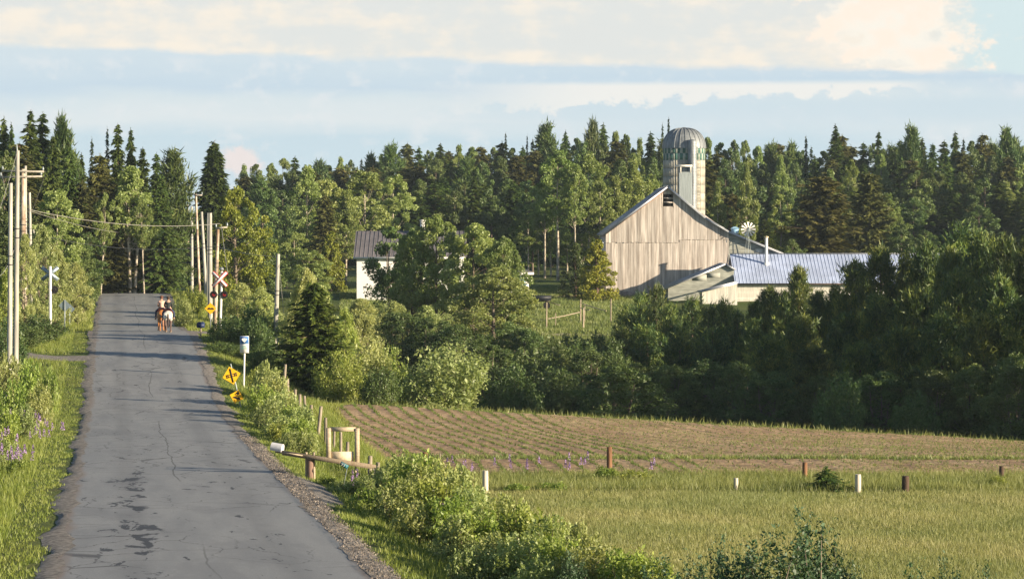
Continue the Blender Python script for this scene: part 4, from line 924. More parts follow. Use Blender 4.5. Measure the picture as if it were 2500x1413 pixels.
PE, tE = pole(78, 470, 185, 72, .12, pole_w, label='grey utility pole showing through willow leaves, fourth from the left')
PF, tF = pole(92, 560, 200, 82, .12, label='shorter leaning utility pole behind the willow, left of the white crossing mast')
# far cluster right of the road
far = [(461, 500, 300, 458, .13, pole_b), (469, 504, 285, 468, .17, None), (488, 474, 262, 478, .14, pole_b), (505, 517, 226, 492, .15, None), (507, 520, 214, 508, .12, None), (513, 520, 204, 513, .19, None), (524, 556, 188, 532, .15, pole_b)]
flab = ['farthest of the bleached poles clustered right of the road', 'thick white pole beside the farthest one, right of the road', 'tallest tilted pole with a small top arm in the far roadside cluster',
        'long pole leaning left in the middle of the far cluster', 'thin pole just left of the thickest white one in the far cluster', 'thickest white pole of the far cluster, left of the red and white cross', 'shorter orange tinted pole directly behind the red and white crossing sign']
ft = []
for (px, yt, D_, p2_, r_, mt), lb in zip(far, flab):
    o, t = pole(px, yt, D_, p2_, r_, mt, lb); ft.append((o, t))
crossarm(ft[2][0], ft[2][1], .12, .9, 0, .25)
crossarm(ft[6][0], ft[6][1], .0, .9, .1, .3)
PG, tG = pole(671, 620, 160, 679, .15, pole_w, label='solitary leaning grey pole among the bushes right of the crossing signs')
wire_m = pmat('weathered_cable', (.30,.29,.26), .6, .1, 5)
def wire(a, b, sag, r, label):
    b_ = MB(); pts = []
    for t in np.linspace(0, 1, 17): p = Vector(a).lerp(Vector(b), t); p.z -= sag*4*t*(1-t); pts.append(p)
    b_.tube(pts, r, 4, False); return tag(b_.build('overhead_wire', wire_m), label, 'wire', 'overhead wires')
wire(P(72, 512, 165), P(537, 546, 187), .55, .022, 'upper cable crossing the road from the left poles to the far cluster')
wire(P(72, 515, 165), P(335, 572, 262), .3, .018, 'cable dropping from the left poles towards the birch trunks')
wire(P(92, 572, 198), P(528, 601, 188), .65, .020, 'lower cable crossing above the road to the red crossing sign')
wire(P(528, 601, 188), P(677, 627, 160), .15, .018, 'short cable running to the solitary leaning pole')
wire(P(41, 375, 134), P(-30, 590, 110), .2, .012, 'thin guy wire slanting down left from the tallest pole')
wire(P(34, 610, 134), P(-20, 675, 118), .5, .016, 'drooping cable loop at the left edge')
wire(P(5, 425, 165), P(20, 480, 150), .25, .012, 'small drooping jumper below the left end of the crossarms')
wire(P(110, 425, 165), P(76, 520, 168), .1, .012, 'thin brace wire below the right end of the crossarms')
wire(P(540, 548, 187), P(556, 668, 180), .1, .018, 'slack brace wire falling behind the crossing bell')
wire(P(681, 640, 160), P(695, 790, 158), .02, .012, 'guy wire beside the solitary leaning pole')

# ------------------------------------------------------------ crossing signals and road signs
red = pmat('sign_red', (.60,.03,.05), .5, .05, 3); wht = pmat('sign_white', (.80,.78,.76), .5, .04, 3); alu = pmat('sign_back', (.27,.34,.40), .35, .08, 3, metal=.5)
blk = pmat('signal_black', (.015,.015,.015), .6, .1, 3); lens = pmat('red_lens', (.22,.01,.015), .2, .1, 8, spec=.6); yel = pmat('sign_yellow', (.78,.42,.01), .5, .08, 2); ink = pmat('sign_ink', (.015,.013,.012), .6, .1, 3)
cD = 174.0; cX = PX(537, cD); cg = H(cX, cD)
cs = empty('crossing_signal', (cX, cD, cg), 'white railway crossing mast with red edged X and two dark round lights', 'signal')
ht = PZ(662, cD)-cg; lx = lambda px, py, zoff=0: (PX(px, cD)-cX, zoff, PZ(py, cD)-cg)
b = MB(); b.tube([(0, 0, -.3), lx(541.5, 662)], .085, 12); b.build('mast', M['white'], cs, True)
b = MB(); b.lathe([(.01, 0), (.16, .02), (.17, .1), (.10, .2), (.02, .24)], lx(541, 660), 12); b.build('bell', M['galv'], cs, True)
c0 = Vector(lx(537, 681.5, -.16))
for k_, sgn in enumerate((1, -1)):
    R = Matrix.Rotation(sgn*math.radians(45), 3, 'Y'); y_ = -.012*k_
    b = MB(); b.box(c0+Vector((0, y_, 0)), (1.42, .012, .26), R); cb = b.build('crossbuck_blade', red, cs)
    b = MB(); b.box(c0+Vector((0, y_-.0095, 0)), (1.36, .004, .15), R); b.build('blade_face', wht, cb)
b = MB(); b.tube([lx(522, 719, -.06), lx(550, 719, -.06)], .045, 8); b.build('light_arm', M['galv2'], cs)
for px in (522, 548):
    c = Vector(lx(px, 719, -.12)); b = MB()
    b.tube([c, c+Vector((0, -.03, 0))], .27, 20); b.tube([c, c+Vector((0, .22, 0))], [.15, .10], 12); sl_ = b.build('signal_light', blk, cs)
    b = MB(); b.lathe([(.16, 0), (.17, .10)], (0, 0, 0), 14, math.radians(10), math.radians(170)); 
    v = np.vstack(b.v); v = np.stack([v[:, 0], -v[:, 2]*1.0-.03, v[:, 1]], 1)+np.array(c); b.v = [v*1.0]; b.build('hood', blk, sl_)
    b = MB(); b.tube([c+Vector((0, -.031, 0)), c+Vector((0, -.05, 0))], [.125, .10], 16); b.build('lens', lens, sl_)
# mast seen from behind on the left
lD = 168.0; lX = PX(123, lD); lg = H(lX, lD)
ls_ = empty('crossing_signal', (lX, lD, lg), 'white crossing mast at the left seen from behind with grey X', 'signal')
lz = lambda px, py, y=0: (PX(px, lD)-lX, y, PZ(py, lD)-lg)
b = MB(); b.tube([(0, 0, -.3), lz(122.5, 650)], .10, 12); b.build('mast', M['white'], ls_, True)
c0 = Vector(lz(121, 668, .14))
for k_, sgn in enumerate((1, -1)):
    b = MB(); b.box(c0+Vector((0, .012*k_, 0)), (1.42, .012, .26), Matrix.Rotation(sgn*math.radians(38), 3, 'Y')); b.build('crossbuck_blade', alu, ls_)
c = Vector(lz(132, 707, .1)); b = MB(); b.tube([c+Vector((0, -.05, 0)), c+Vector((0, .03, 0))], .27, 18); b.tube([c, c+Vector((0, -.2, 0))], [.16, .1], 10); b.tube([c, (0, 0, c.z)], .04, 6); b.build('signal_light', blk, ls_)
# diamond helper
def diamond(b, c, s, R, th=.012, y=0.0):
    q = [R @ Vector(v)+Vector(c)+R @ Vector((0, y, 0)) for v in ((0, 0, -s), (s, 0, 0), (0, 0, s), (-s, 0, 0))]; b.prism(q, R @ Vector((0, th, 0)))
I3 = Matrix.Identity(3)
for px, py, D_, s_, lb in ((158, 746, 176, .45, 'left pale blue back of a diamond road sign beyond the white mast'), (170, 754, 186, .40, 'grey diamond road sign back half hidden behind the blue one')):
    X = PX(px, D_); g = H(X, D_); o = empty('road_sign', (X, D_, g), lb, 'road sign'); zc = PZ(py, D_)-g
    b = MB(); diamond(b, (0, 0, zc), s_, I3); b.build('sign_plate', alu, o)
    b = MB(); b.box((0, -.04, zc/2+.1), (.09, .05, zc+.2+s_)); b.build('post', M['galv2'], o)
# small yellow bump sign by the crossing
X = PX(514, 171.5); g = H(X, 171.5); o = empty('warning_sign', (X, 171.5, g), 'small yellow diamond bump sign below the crossing lights', 'road sign'); zc = PZ(753, 171.5)-g
b = MB(); diamond(b, (0, 0, zc), .41, I3); sp = b.build('sign_plate', yel, o)
b = MB(); b.prism([(-.22, -.006, zc-.07), (.24, -.006, zc-.07), (.24, -.006, zc-.02), (.12, -.006, zc+.07), (.0, -.006, zc+.03), (-.1, -.006, zc+.08), (-.22, -.006, zc+.0)], (0, .004, 0)); b.build('bump_symbol', ink, sp)
b = MB(); b.box((0, .04, zc/2), (.06, .04, zc)); b.build('post', M['galv2'], o)
# leaning post with the railway crossing diamond and the bump diamond
rD = 122.0; foot = P(592, 1010, rD); foot.z = H(foot.x, rD)
rs = empty('warning_sign', foot, 'leaning post with two tilted yellow diamonds, railway crossing above a bump ahead', 'road sign')
topv = P(563, 888, rD)-foot
b = MB(); b.tube([(0, 0, -.3), topv*.5+Vector((-.02, 0, 0)), topv], .035, 6); b.build('post', M['galv2'], rs)
def tilted(cx, cy, ang, yaw=0.08): return P(cx, cy, rD)-foot, Matrix.Rotation(math.radians(yaw*57), 3, 'Z') @ Matrix.Rotation(math.radians(ang), 3, 'Y')
c, R = tilted(565.5, 916, -14); s_ = .455; off = R @ Vector((0, -.12, 0))
b = MB(); diamond(b, c+off, s_, R); sp = b.build('crossing_diamond', yel, rs)
b = MB()
def bx(dx, dz, w, h, rot=0, y=-.008): b.box(c+off+R @ Vector((dx, y, dz)), (w, .006, h), R @ Matrix.Rotation(rot, 3, 'Y'))
bx(0, 0, .075, .70, 0, -.016)                               # road bar
for dz in (-.055, .055): bx(0, dz*.85, .56, .034, math.radians(-2), -.010)    # rails
for dx in (-.24, -.16, .16, .24): bx(dx, 0, .034, .18, 0, -.012)   # ties
b.build('rail_symbol', ink, sp)
c, R = tilted(578, 967.5, 16, .12); s_ = .355; off = R @ Vector((0, -.12, 0))
b = MB(); diamond(b, c+off, s_, R); sp = b.build('bump_diamond', yel, rs)
b = MB(); q = lambda x_, z_: tuple(c+off+R @ Vector((x_, -.006, z_)))
b.prism([q(-.22, -.11), (q(.19, -.11)), q(.22, -.05), q(.10, .0), q(.02, -.04), q(-.07, .01), q(-.15, -.04)], R @ Vector((0, .004, 0)))
b.prism([q(-.12, .12), q(-.03, .13), q(-.03, .07), q(.03, .07), q(.03, .13), q(.12, .12), q(.0, .28)], R @ Vector((0, .004, 0)))
b.build('bump_symbol', ink, sp)
# blue and white route sign
tD2 = 135.0; X = PX(596, tD2); g = H(X, tD2); o = empty('route_sign', (X, tD2, g), 'tall blue over white tourist route sign on a white post', 'road sign')
zc = lambda py: PZ(py, tD2)-g; b = MB(); b.tube([(-.03, .03, -.2), (.03, .03, zc(840))], .05, 10); b.build('post', M['white'], o, True)
sbl = pmat('sign_blue', (.02,.13,.42), .5, .05, 3); sbl2 = pmat('sign_pale_blue', (.14,.28,.58), .5, .05, 3); grn = pmat('sign_green', (.08,.42,.30), .5, .05, 3)
xa, xb = -.22, .27
b = MB(); b.box(((xa+xb)/2, -.06, (zc(820)+zc(861))/2), (xb-xa, .012, zc(820)-zc(861))); pl = b.build('white_panel', wht, o)
b = MB(); b.box(((xa+xb)/2, -.070, (zc(821)+zc(839.5))/2), (xb-xa-.02, .006, zc(821)-zc(839.5))); p2 = b.build('pale_border', sbl2, pl)
mx_, mz_ = (xa+xb)/2, (zc(822.5)+zc(835))/2; hw_ = .19
b = MB(); b.box((mx_, -.076, mz_), (hw_*2, .005, zc(822.5)-zc(835.5))); b.build('blue_field', sbl, p2)
b = MB(); u = .15
b.prism([(mx_+x_*u, -.082, mz_+z_*u-.0) for x_, z_ in ((0, -1), (.55, -.55), (1, .1), (.75, .55), (.4, .3), (.25, .75), (0, .45), (-.25, .75), (-.4, .3), (-.75, .55), (-1, .1), (-.55, -.55))][::-1], (0, .003, 0)); b.build('leaf_emblem', wht, p2)
b = MB(); m2 = (zc(841)+zc(857))/2
for i, (dz, w_) in enumerate(((.08, .12), (0.0, .2), (-.06, .16))):
    pts = [(mx_+(-.5+t)*w_*1.6+.01, -.071, m2+dz+.04*math.sin(t*PI)) for t in np.linspace(0, 1, 7)]; b.tube(pts, .012, 4)
b.build('wave_emblem', grn, pl)
# dark blue roadside box
X = PX(490, 163); g = H(X, 163); o = empty('roadside_box', (X, 163, g), 'dark blue box on a short post at the right road edge near the crossing', 'mailbox')
z0 = max(.55, PZ(822, 163)-g); b = MB(); b.box((0, 0, z0+.2), (.50, .4, .30)); b.prism([(-.25, -.2, z0+.35), (.25, -.2, z0+.35), (.16, -.2, z0+.43), (-.16, -.2, z0+.43)], (0, .4, 0)); b.build('box', pmat('dark_blue_paint', (.02,.035,.10), .5), o)
b = MB(); b.box((0, 0, (z0+.05)/2), (.1, .1, z0+.05)); b.build('post', wood, o)

# ------------------------------------------------------------ mailbox beam with open frame
mD = 78.5; fx = PX(757, mD); fg = H(fx, mD)
lumber = pmat('weathered_lumber', (.27,.225,.17), .9, .25, 5, (6, 6, 1), col2=(.20,.15,.10), bump=.3, objvar=.1)
pale = pmat('pale_lumber', (.46,.38,.27), .85, .2, 6, (1, 1, 5), bump=.2); ply = pmat('new_plywood', (.70,.58,.40), .8, .12, 14)
st = empty('mailbox_stand', (fx, mD, fg), 'weathered sloping beam on a post carrying an open wooden frame', 'mailbox stand')
q = lambda px, py, y=0.0: Vector((PX(px, mD)-fx, y, PZ(py, mD)-fg))
b = MB(); b.tube([(0, 0, -.4), (.01, 0, q(757, 1112).z)], [.105, .10], 9); b.build('main_post', pmat('dark_post_wood', (.20,.13,.10), .9, .3, 4, (3, 3, .4), bump=.4), st)
for px in (747, 766): b = MB(); b.tube([q(px, 1170, .16), q(px, 1104, .12)], .04, 7); b.build('side_pole', pale, st)
b = MB(); b.bar(q(690, 1103.5, -.12), q(918, 1139, -.12), .10, .14); b.build('beam', lumber, st)
b = MB(); b.bar(q(672, 1101, -.02), q(800, 1119, -.02), .08, .07); b.build('upper_rail', lumber, st)
b = MB(); b.bar(q(695, 1103, -.08), q(740, 1110, -.08), .28, .03); b.build('shelf_board', pale, st)
for px, yt, yb in ((802.5, 1044, 1122), (872, 1045, 1131)): b = MB(); b.bar(q(px, yb, -.02), q(px, yt, -.02), .15, .15, (0, 1, 0)); b.build('frame_upright', pale, st)
b = MB(); b.bar(q(806, 1047, -.03), q(868, 1047, -.03), .10, .13); b.build('frame_top', pale, st)
b = MB(); b.box(q(834, 1113.5, -.03), (59/RES*mD, .02, 24/RES*mD)); b.build('plywood_panel', ply, st)
b = MB(); b.tube([q(868, 1131, .02), q(868, 1152, .02)], .035, 6); b.build('frame_leg', pale, st)
# mailbox: rounded top box lying on the beam end
mb_ = empty('mailbox', st.location+q(676, 1100, -.02), 'white rounded mailbox with a red flag at the end of the beam', 'mailbox')
w, h, d = .24, .25, .38; prof = [(-w/2, 0), (-w/2, h*.55)]+[(-w/2*math.cos(t), h*.55+h*.45*math.sin(t)) for t in np.linspace(0, PI, 9)[1:-1]]+[(w/2, h*.55), (w/2, 0)]
Rm = Matrix.Rotation(math.radians(8), 3, 'Y') @ Matrix.Rotation(math.radians(72), 3, 'Z')
b = MB(); b.prism([Rm @ Vector((x_, -d/2, z_)) for x_, z_ in prof], Rm @ Vector((0, d, 0))); bd = b.build('body', pmat('mailbox_white', (.66,.66,.68), .45, .1, 4, metal=.1), mb_)
b = MB(); b.box(Rm @ Vector((w/2+.008, 0, .02)), (.012, .33, .035), Rm); b.build('flag', red, mb_)
# civic number plate on a thin leaning stake, reading 551
nd = empty('number_sign', (PX(838, 78), 78, H(PX(838, 78), 78)), 'tilted teal green house number plate on a thin stake under the beam', 'number sign')
nf = nd.location; q2 = lambda px, py, y=0.0: Vector((PX(px, 78), 78+y, PZ(py, 78)))-nf
b = MB(); b.tube([(-.05, 0, -.1), q2(848, 1139, .02)], .012, 5); b.build('stake', M['galv2'], nd)
cc = q2(840.5, 1134.5, -.03); Rn = Matrix.Rotation(math.radians(32), 3, 'Y')
b = MB(); b.box(cc, (.27, .008, .125), Rn); pn = b.build('plate', pmat('teal_plate', (.004,.13,.17), .5), nd)
SEG = {'5': 'abcdf'.replace('b', 'g'), '1': 'bc'}
def digit(b, ch, ox_):
    seg = {'5': ['t', 'ul', 'm', 'lr', 'b'], '1': ['ur', 'lr']}[ch]; W_, H_ = .045, .075; t = .009
    D_ = {'t': (0, H_/2, W_, t), 'm': (0, 0, W_, t), 'b': (0, -H_/2, W_, t), 'ul': (-W_/2, H_/4, t, H_/2), 'ur': (W_/2, H_/4, t, H_/2), 'lr': (W_/2, -H_/4, t, H_/2), 'll': (-W_/2, -H_/4, t, H_/2)}
    for s_ in seg: x_, z_, w_, h_ = D_[s_]; b.box(cc+Rn @ Vector((ox_+x_, -.006, z_)), (w_, .004, h_), Rn)
for ch, ox_ in (('5', -.075), ('5', 0.0), ('1', .06)): b = MB(); digit(b, ch, ox_); b.build('numeral', wht, pn)
# ------------------------------------------------------------ fence posts
post_g = pmat('silver_post', (.27,.23,.18), .9, .25, 4, (3, 3, .4), objvar=.18, bump=.3); post_w = pmat('bleached_post', (.55,.50,.41), .9, .15, 4, (3, 3, .4)); post_b = pmat('brown_post', (.20,.105,.055), .85, .3, 4, (3, 3, .4), bump=.2); post_d = pmat('dark_post', (.075,.05,.035), .9, .3, 4, (3, 3, .4), bump=.3)
def fence_post(px, yt, D, w, mat, label, group, lean=0.0):
    X = PX(px, D); g = H(X, D); h = PZ(yt, D)-g; b = MB(); n = 5
    b.tube([(lean*t*h, 0, -.35*(t == 0)+h*t) for t in np.linspace(0, 1, n)], [w/2*1.05]+[w/2]*(n-2)+[w/2*.93], 9)
    o = b.build('fence_post', mat); o.location = (X, D, g); return tag(o, label, 'fence post', group)
rf = [(692, 889, 133, .15, .06), (703, 924, 128, .16, -.02), (720, 950, 124, .16, .02), (732, 962, 119.5, .15, 0), (746, 966, 117, .13, -.05), (758, 988, 111, .16, .03), (776, 991, 106.5, .15, .10), (795, 1019, 102, .13, .0), (815, 1046, 98, .10, .02), (832, 1054, 94, .11, .0), (847, 1078, 90.5, .13, .03), (902, 1112, 84, .15, .04), (916, 1128, 81, .14, .12)]
ordn = ['first', 'second', 'third', 'fourth', 'fifth', 'sixth', 'seventh', 'eighth', 'ninth', 'tenth', 'eleventh', 'twelfth', 'thirteenth', 'fourteenth', 'fifteenth', 'sixteenth', 'seventeenth', 'eighteenth', 'nineteenth', 'twentieth']
for i, (px, yt, D_, w_, ln) in enumerate(rf):
    X = PX(px, D_); g = H(X, D_)
    fence_post(px, yt, D_, w_, post_g, 'weathered roadside fence post, %s in the row counting from the far end' % ordn[i], 'roadside fence posts', ln)
fence_post(1038, 1103, 84, .19, post_b, 'reddish brown fence post at the left end of the field fence', 'field fence posts')
fence_post(1074, 1106, 90, .06, post_g, 'thin grey stake right of the leftmost brown fence post', 'field fence posts')
fence_post(1125, 1150, 80, .05, post_g, 'thin dark stake left of the leftmost white fence post', 'field fence posts')
fence_post(1185, 1148, 78.5, .19, post_w, 'thick white fence post, leftmost of the three white ones', 'field fence posts')
fence_post(1488, 1090, 88, .20, post_b, 'tall brown fence post rising from a green tuft on the field edge', 'field fence posts')
fence_post(1797, 1166, 79.5, .15, post_w, 'short white fence post, middle of the three white ones', 'field fence posts')
fence_post(1965, 1128, 87, .18, post_b, 'brown fence post just left of the small spruce seedling', 'field fence posts')
fence_post(2095, 1157, 79, .20, post_w, 'white fence post just right of the small spruce seedling', 'field fence posts')
fence_post(2211, 1161, 79, .24, post_d, 'thick nearly black fence post right of the rightmost white one', 'field fence posts')
fence_post(2445, 1137, 86.5, .17, post_d, 'dark fence post behind the small bush at the right edge', 'field fence posts')

# ------------------------------------------------------------ riders
def skin(name, V, E, R, mat, parent, sub=1):
    me = bpy.data.meshes.new(name); me.from_pydata([tuple(v) for v in V], E, []); me.update(); o = bpy.data.objects.new(name, me); COL.objects.link(o); o.parent = parent
    sm = o.modifiers.new('skin', 'SKIN'); sm.use_smooth_shade = True
    lay = me.skin_vertices[0].data if me.skin_vertices else None
    if lay is None:
        me.attributes  # layer is created with the modifier in most builds
    for i, r in enumerate(R):
        me.skin_vertices[0].data[i].radius = (r, r) if not hasattr(r, '__len__') else r
        me.skin_vertices[0].data[i].use_root = (i == 0)
    sb_ = o.modifiers.new('subdivision', 'SUBSURF'); sb_.levels = sub; sb_.render_levels = sub
    me.materials.append(mat); return o
def chain(V, E, R, pts, root=None):
    prev = root
    for p, r in pts:
        V.append(Vector(p)); R.append(r); i = len(V)-1
        if prev is not None: E.append((prev, i))
        prev = i
    return prev
def horse(parent, mat, manemat, hoofmat, legmat, phase=0.0):
    V, E, R = [], [], []
    spine = [((0, -.70, 1.22), .27), ((0, -.42, 1.27), .29), ((0, -.02, 1.18), .30), ((0, .35, 1.16), .29), ((0, .68, 1.22), .25), ((0, .90, 1.42), .17), ((0, 1.12, 1.68), .125), ((0, 1.28, 1.88), .10), ((0, 1.42, 1.86), .095), ((0, 1.62, 1.66), .075), ((0, 1.74, 1.55), .06)]
    chain(V, E, R, spine)
    for s in (-1, 1):
        o = .10*s*math.cos(phase)
        chain(V, E, R, [((.15*s, -.72, 1.02), .20), ((.18*s, -.62+o, .80), .125), ((.175*s, -.84+o*1.3, .52), .065), ((.17*s, -.78+o*2, .16), .045), ((.17*s, -.72+o*2, .04), .06)], 0)
        chain(V, E, R, [((.14*s, .62, .95), .13), ((.15*s, .64-o, .55), .065), ((.15*s, .62-o*1.5, .15), .042), ((.15*s, .67-o*1.5, .04), .055)], 4)
    b = skin('body', V, E, R, mat, parent, 2)
    for s in (-1, 1):
        m = MB(); m.prism([(s*.04, 1.27, 1.93), (s*.10, 1.27, 1.93), (s*.075, 1.25, 2.08)], (0, .03, 0)); m.build('ear', mat, parent)
    V, E, R = [], [], []; chain(V, E, R, [((0, -.95, 1.28), .05), ((0, -1.03, 1.0), .075), ((.01, -1.04, .62), .085), ((.02, -1.02, .30), .04)]); skin('tail', V, E, R, manemat, parent, 1)
    m = MB(); m.prism([(0, .82, 1.50), (0, 1.02, 1.82), (0, 1.22, 2.0), (0, 1.28, 1.93), (.0, 1.1, 1.66), (0, .92, 1.40)], (.05, 0, 0)); m.build('mane', manemat, parent)
    for s in (-1, 1):
        for (y_, o) in ((-.72, .20*s*math.cos(phase)), (.67, -.15*s*math.cos(phase))): m = MB(); m.lathe([(.075, -.02), (.055, .07)], (.165*s if y_ < 0 else .15*s, y_+o, .02), 10); m.build('hoof', hoofmat, parent)
    return b
def saddle(parent, mat, blanket):
    b = MB(); b.lathe([(.35, -.20), (.33, 0), (.26, .14), (.12, .22)], (0, 0, 0), 16, 0, PI); v = np.vstack(b.v); 
    m = MB(); 
    for y_ in np.linspace(-.38, .30, 8): pass
    X_, Y_ = np.meshgrid(np.linspace(-1.25, 1.25, 15), np.linspace(-.42, .30, 6), indexing='ij'); r = .325
    grid(m, r*np.sin(X_), Y_, 1.21+r*np.cos(X_)); m.build('saddle_blanket', blanket, parent)
    m = MB(); X_, Y_ = np.meshgrid(np.linspace(-.8, .8, 11), np.linspace(-.30, .22, 8), indexing='ij'); r = .35; grid(m, r*np.sin(X_)*.95, Y_, 1.21+r*np.cos(X_)+.06*((Y_+.04)/.26)**2); m.build('saddle', mat, parent)
def rider(parent_loc, rz, label, shirt, jeans, hair, skinm, lean=0.0, cap=None):
    o = empty('person', parent_loc, label, 'person', rz=rz); z0 = 1.56
    def body_chain(pad=0.0):
        V, E, R = [], [], []
        chain(V, E, R, [((0, -.04, z0), .15), ((0, -.03+lean*.3, z0+.20), .135), ((0, -.01+lean*.6, z0+.40), .155), ((0, .0+lean, z0+.52), .10), ((0, .02+lean, z0+.60), .055), ((0, .05+lean, z0+.68), .075), ((0, .05+lean, z0+.78), .098), ((0, .04+lean, z0+.86), .07)])
        return V, E, R
    V, E, R = body_chain()
    for s in (-1, 1):
        chain(V, E, R, [((.19*s, .0+lean, z0+.48), .062), ((.25*s, .04, z0+.22), .048), ((.16*s, .30, z0+.12), .036), ((.13*s, .37, z0+.12), .032)], 3)
        chain(V, E, R, [((.15*s, .05, z0-.02), .105), ((.36*s, .30, z0-.22), .075), ((.38*s, .18, z0-.62), .05), ((.38*s, .22, z0-.72), .045), ((.40*s, .36, z0-.75), .04)], 0)
    skin('body', V, E, R, skinm, o, 1)
    for s in (-1, 1):   # hands closed on the reins: palm, four fingers and thumb
        m = MB(); c = Vector((.115*s, .42, z0+.12)); m.box(c, (.035, .08, .085))
        for f in range(4): m.tube([c+Vector((0, .03, .034-.023*f)), c+Vector((-.03*s, .065, .034-.023*f)), c+Vector((-.05*s, .035-.003*f, .030-.023*f))], [.011, .010, .009], 5)
        m.tube([c+Vector((0, -.01, .04)), c+Vector((-.03*s, .02, .055)), c+Vector((-.035*s, .045, .045))], [.012, .011, .009], 5); m.build('hand', skinm, o)
    V, E, R = [], [], []
    chain(V, E, R, [((0, -.04, z0-.02), .165), ((0, -.03+lean*.3, z0+.20), .155), ((0, -.01+lean*.6, z0+.38), .175), ((0, .0+lean, z0+.50), .125), ((0, .01+lean, z0+.56), .07)])
    for s in (-1, 1): chain(V, E, R, [((.19*s, .0+lean, z0+.47), .080), ((.26*s, .04, z0+.22), .064), ((.17*s, .28, z0+.12), .048)], 3)
    skin('jacket' if cap is None else 'shirt', V, E, R, shirt, o, 1)
    V, E, R = [], [], []
    chain(V, E, R, [((0, -.05, z0-.03), .16), ((0, -.04, z0+.06), .155)])
    for s in (-1, 1): chain(V, E, R, [((.15*s, .05, z0-.02), .12), ((.37*s, .30, z0-.22), .088), ((.385*s, .17, z0-.60), .064)], 0)
    skin('trousers', V, E, R, jeans, o, 1)
    m = MB(); hc = Vector((0, .04+lean, z0+.78))
    for s in (-1, 1): m.box(hc+Vector((.098*s, 0, -.01)), (.015, .03, .05)); m.box(hc+Vector((.035*s, .098, .01)), (.022, .01, .012))
    m.prism([hc+Vector((-.015, .09, -.03)), hc+Vector((.015, .09, -.03)), hc+Vector((0, .10, .02))], (0, .03, -.005)); m.box(hc+Vector((0, .092, -.055)), (.045, .012, .01)); m.build('face_features', skinm, o)
    m = MB(); m.lathe([(.112, -.10), (.122, -.02), (.118, .05), (.08, .10), (.01, .125)], hc+Vector((0, -.02, 0)), 14); m.build('hair', hair, o, True)
    for s in (-1, 1): m = MB(); m.box((.40*s, .30, z0-.765), (.09, .26, .07)); m.box((.385*s, .21, z0-.66), (.10, .10, .2)); m.build('boot', M['hoop'], o)
    return o
spot = bpy.data.materials.new('spotted_coat'); spot.use_nodes = True; k = NT(spot.node_tree); tc = k.n('ShaderNodeTexCoord'); sp_ = k.n('ShaderNodeSeparateXYZ'); k.put(sp_.inputs[0], tc.outputs['Object'])
vo = k.n('ShaderNodeTexVoronoi'); vo.inputs['Scale'].default_value = 7.5; k.put(vo.inputs['Vector'], tc.outputs['Object'])
fs = k.m('MULTIPLY', k.ss(vo.outputs['Distance'], .30, .22), k.ss(k.noise(tc.outputs['Object'], 3, 2), .42, .5))
wh = k.mix(fs, (.72,.68,.60), (.03,.025,.03)); c = k.mix(k.m('MAXIMUM', k.ss(sp_.outputs[2], .95, .75), k.ss(sp_.outputs[1], .0, .35)), wh, (.10,.06,.05))
b = k.n('ShaderNodeBsdfPrincipled'); k.put(b.inputs['Base Color'], c); b.inputs['Roughness'].default_value = .6; o_ = k.n('ShaderNodeOutputMaterial'); k.t.links.new(b.outputs[0], o_.inputs[0])
sorrel = pmat('sorrel_coat', (.42,.17,.05), .5, .2, 3); flax = pmat('flaxen_tail', (.35,.17,.10), .8, .2, 8); darkh = pmat('dark_tail', (.05,.035,.035), .8, .2, 8)
hoofm = pmat('hoof_horn', (.20,.15,.11), .6); leather = pmat('saddle_leather', (.16,.06,.03), .5, .2, 5); redb = pmat('red_blanket', (.42,.05,.03), .9, .15, 6)
skm = pmat('skin_tone', (.55,.33,.23), .6, .05, 3); jeans = pmat('dark_denim', (.035,.045,.09), .9, .2, 9); jacket = pmat('charcoal_jacket', (.035,.04,.04), .9, .2, 6); shirt = pmat('pale_pink_shirt', (.62,.40,.32), .85, .12, 6)
rhair = pmat('auburn_hair', (.11,.045,.03), .7, .2, 9); dhair = pmat('dark_brown_hair', (.05,.03,.02), .7, .2, 9)
def hloc(px, D): X = PX(px, D); return Vector((X, D, H(X, D)+.17*0+max(0, RZ(D)-.10+CZ+.06-H(X, D))))
RZH = math.atan(.163)
l1 = hloc(394.5, 171.5); h1 = empty('horse', l1, 'chestnut saddle horse with pale tail walking away on the road', 'horse', rz=RZH+.06); horse(h1, sorrel, flax, hoofm, sorrel, .4); saddle(h1, leather, redb)
l2 = hloc(411, 168.8); h2 = empty('horse', l2, 'white spotted saddle horse with dark legs walking away beside the chestnut', 'horse', rz=RZH-.05); horse(h2, spot, darkh, hoofm, darkh, 2.4); saddle(h2, leather, redb)
rider(l1, RZH+.06, 'person in a pale pink shirt with reddish hair riding the chestnut horse', shirt, jeans, rhair, skm, .02, cap=True)
rider(l2, RZH-.05, 'person in a dark jacket riding the white spotted horse', jacket, jeans, dhair, skm, .0)
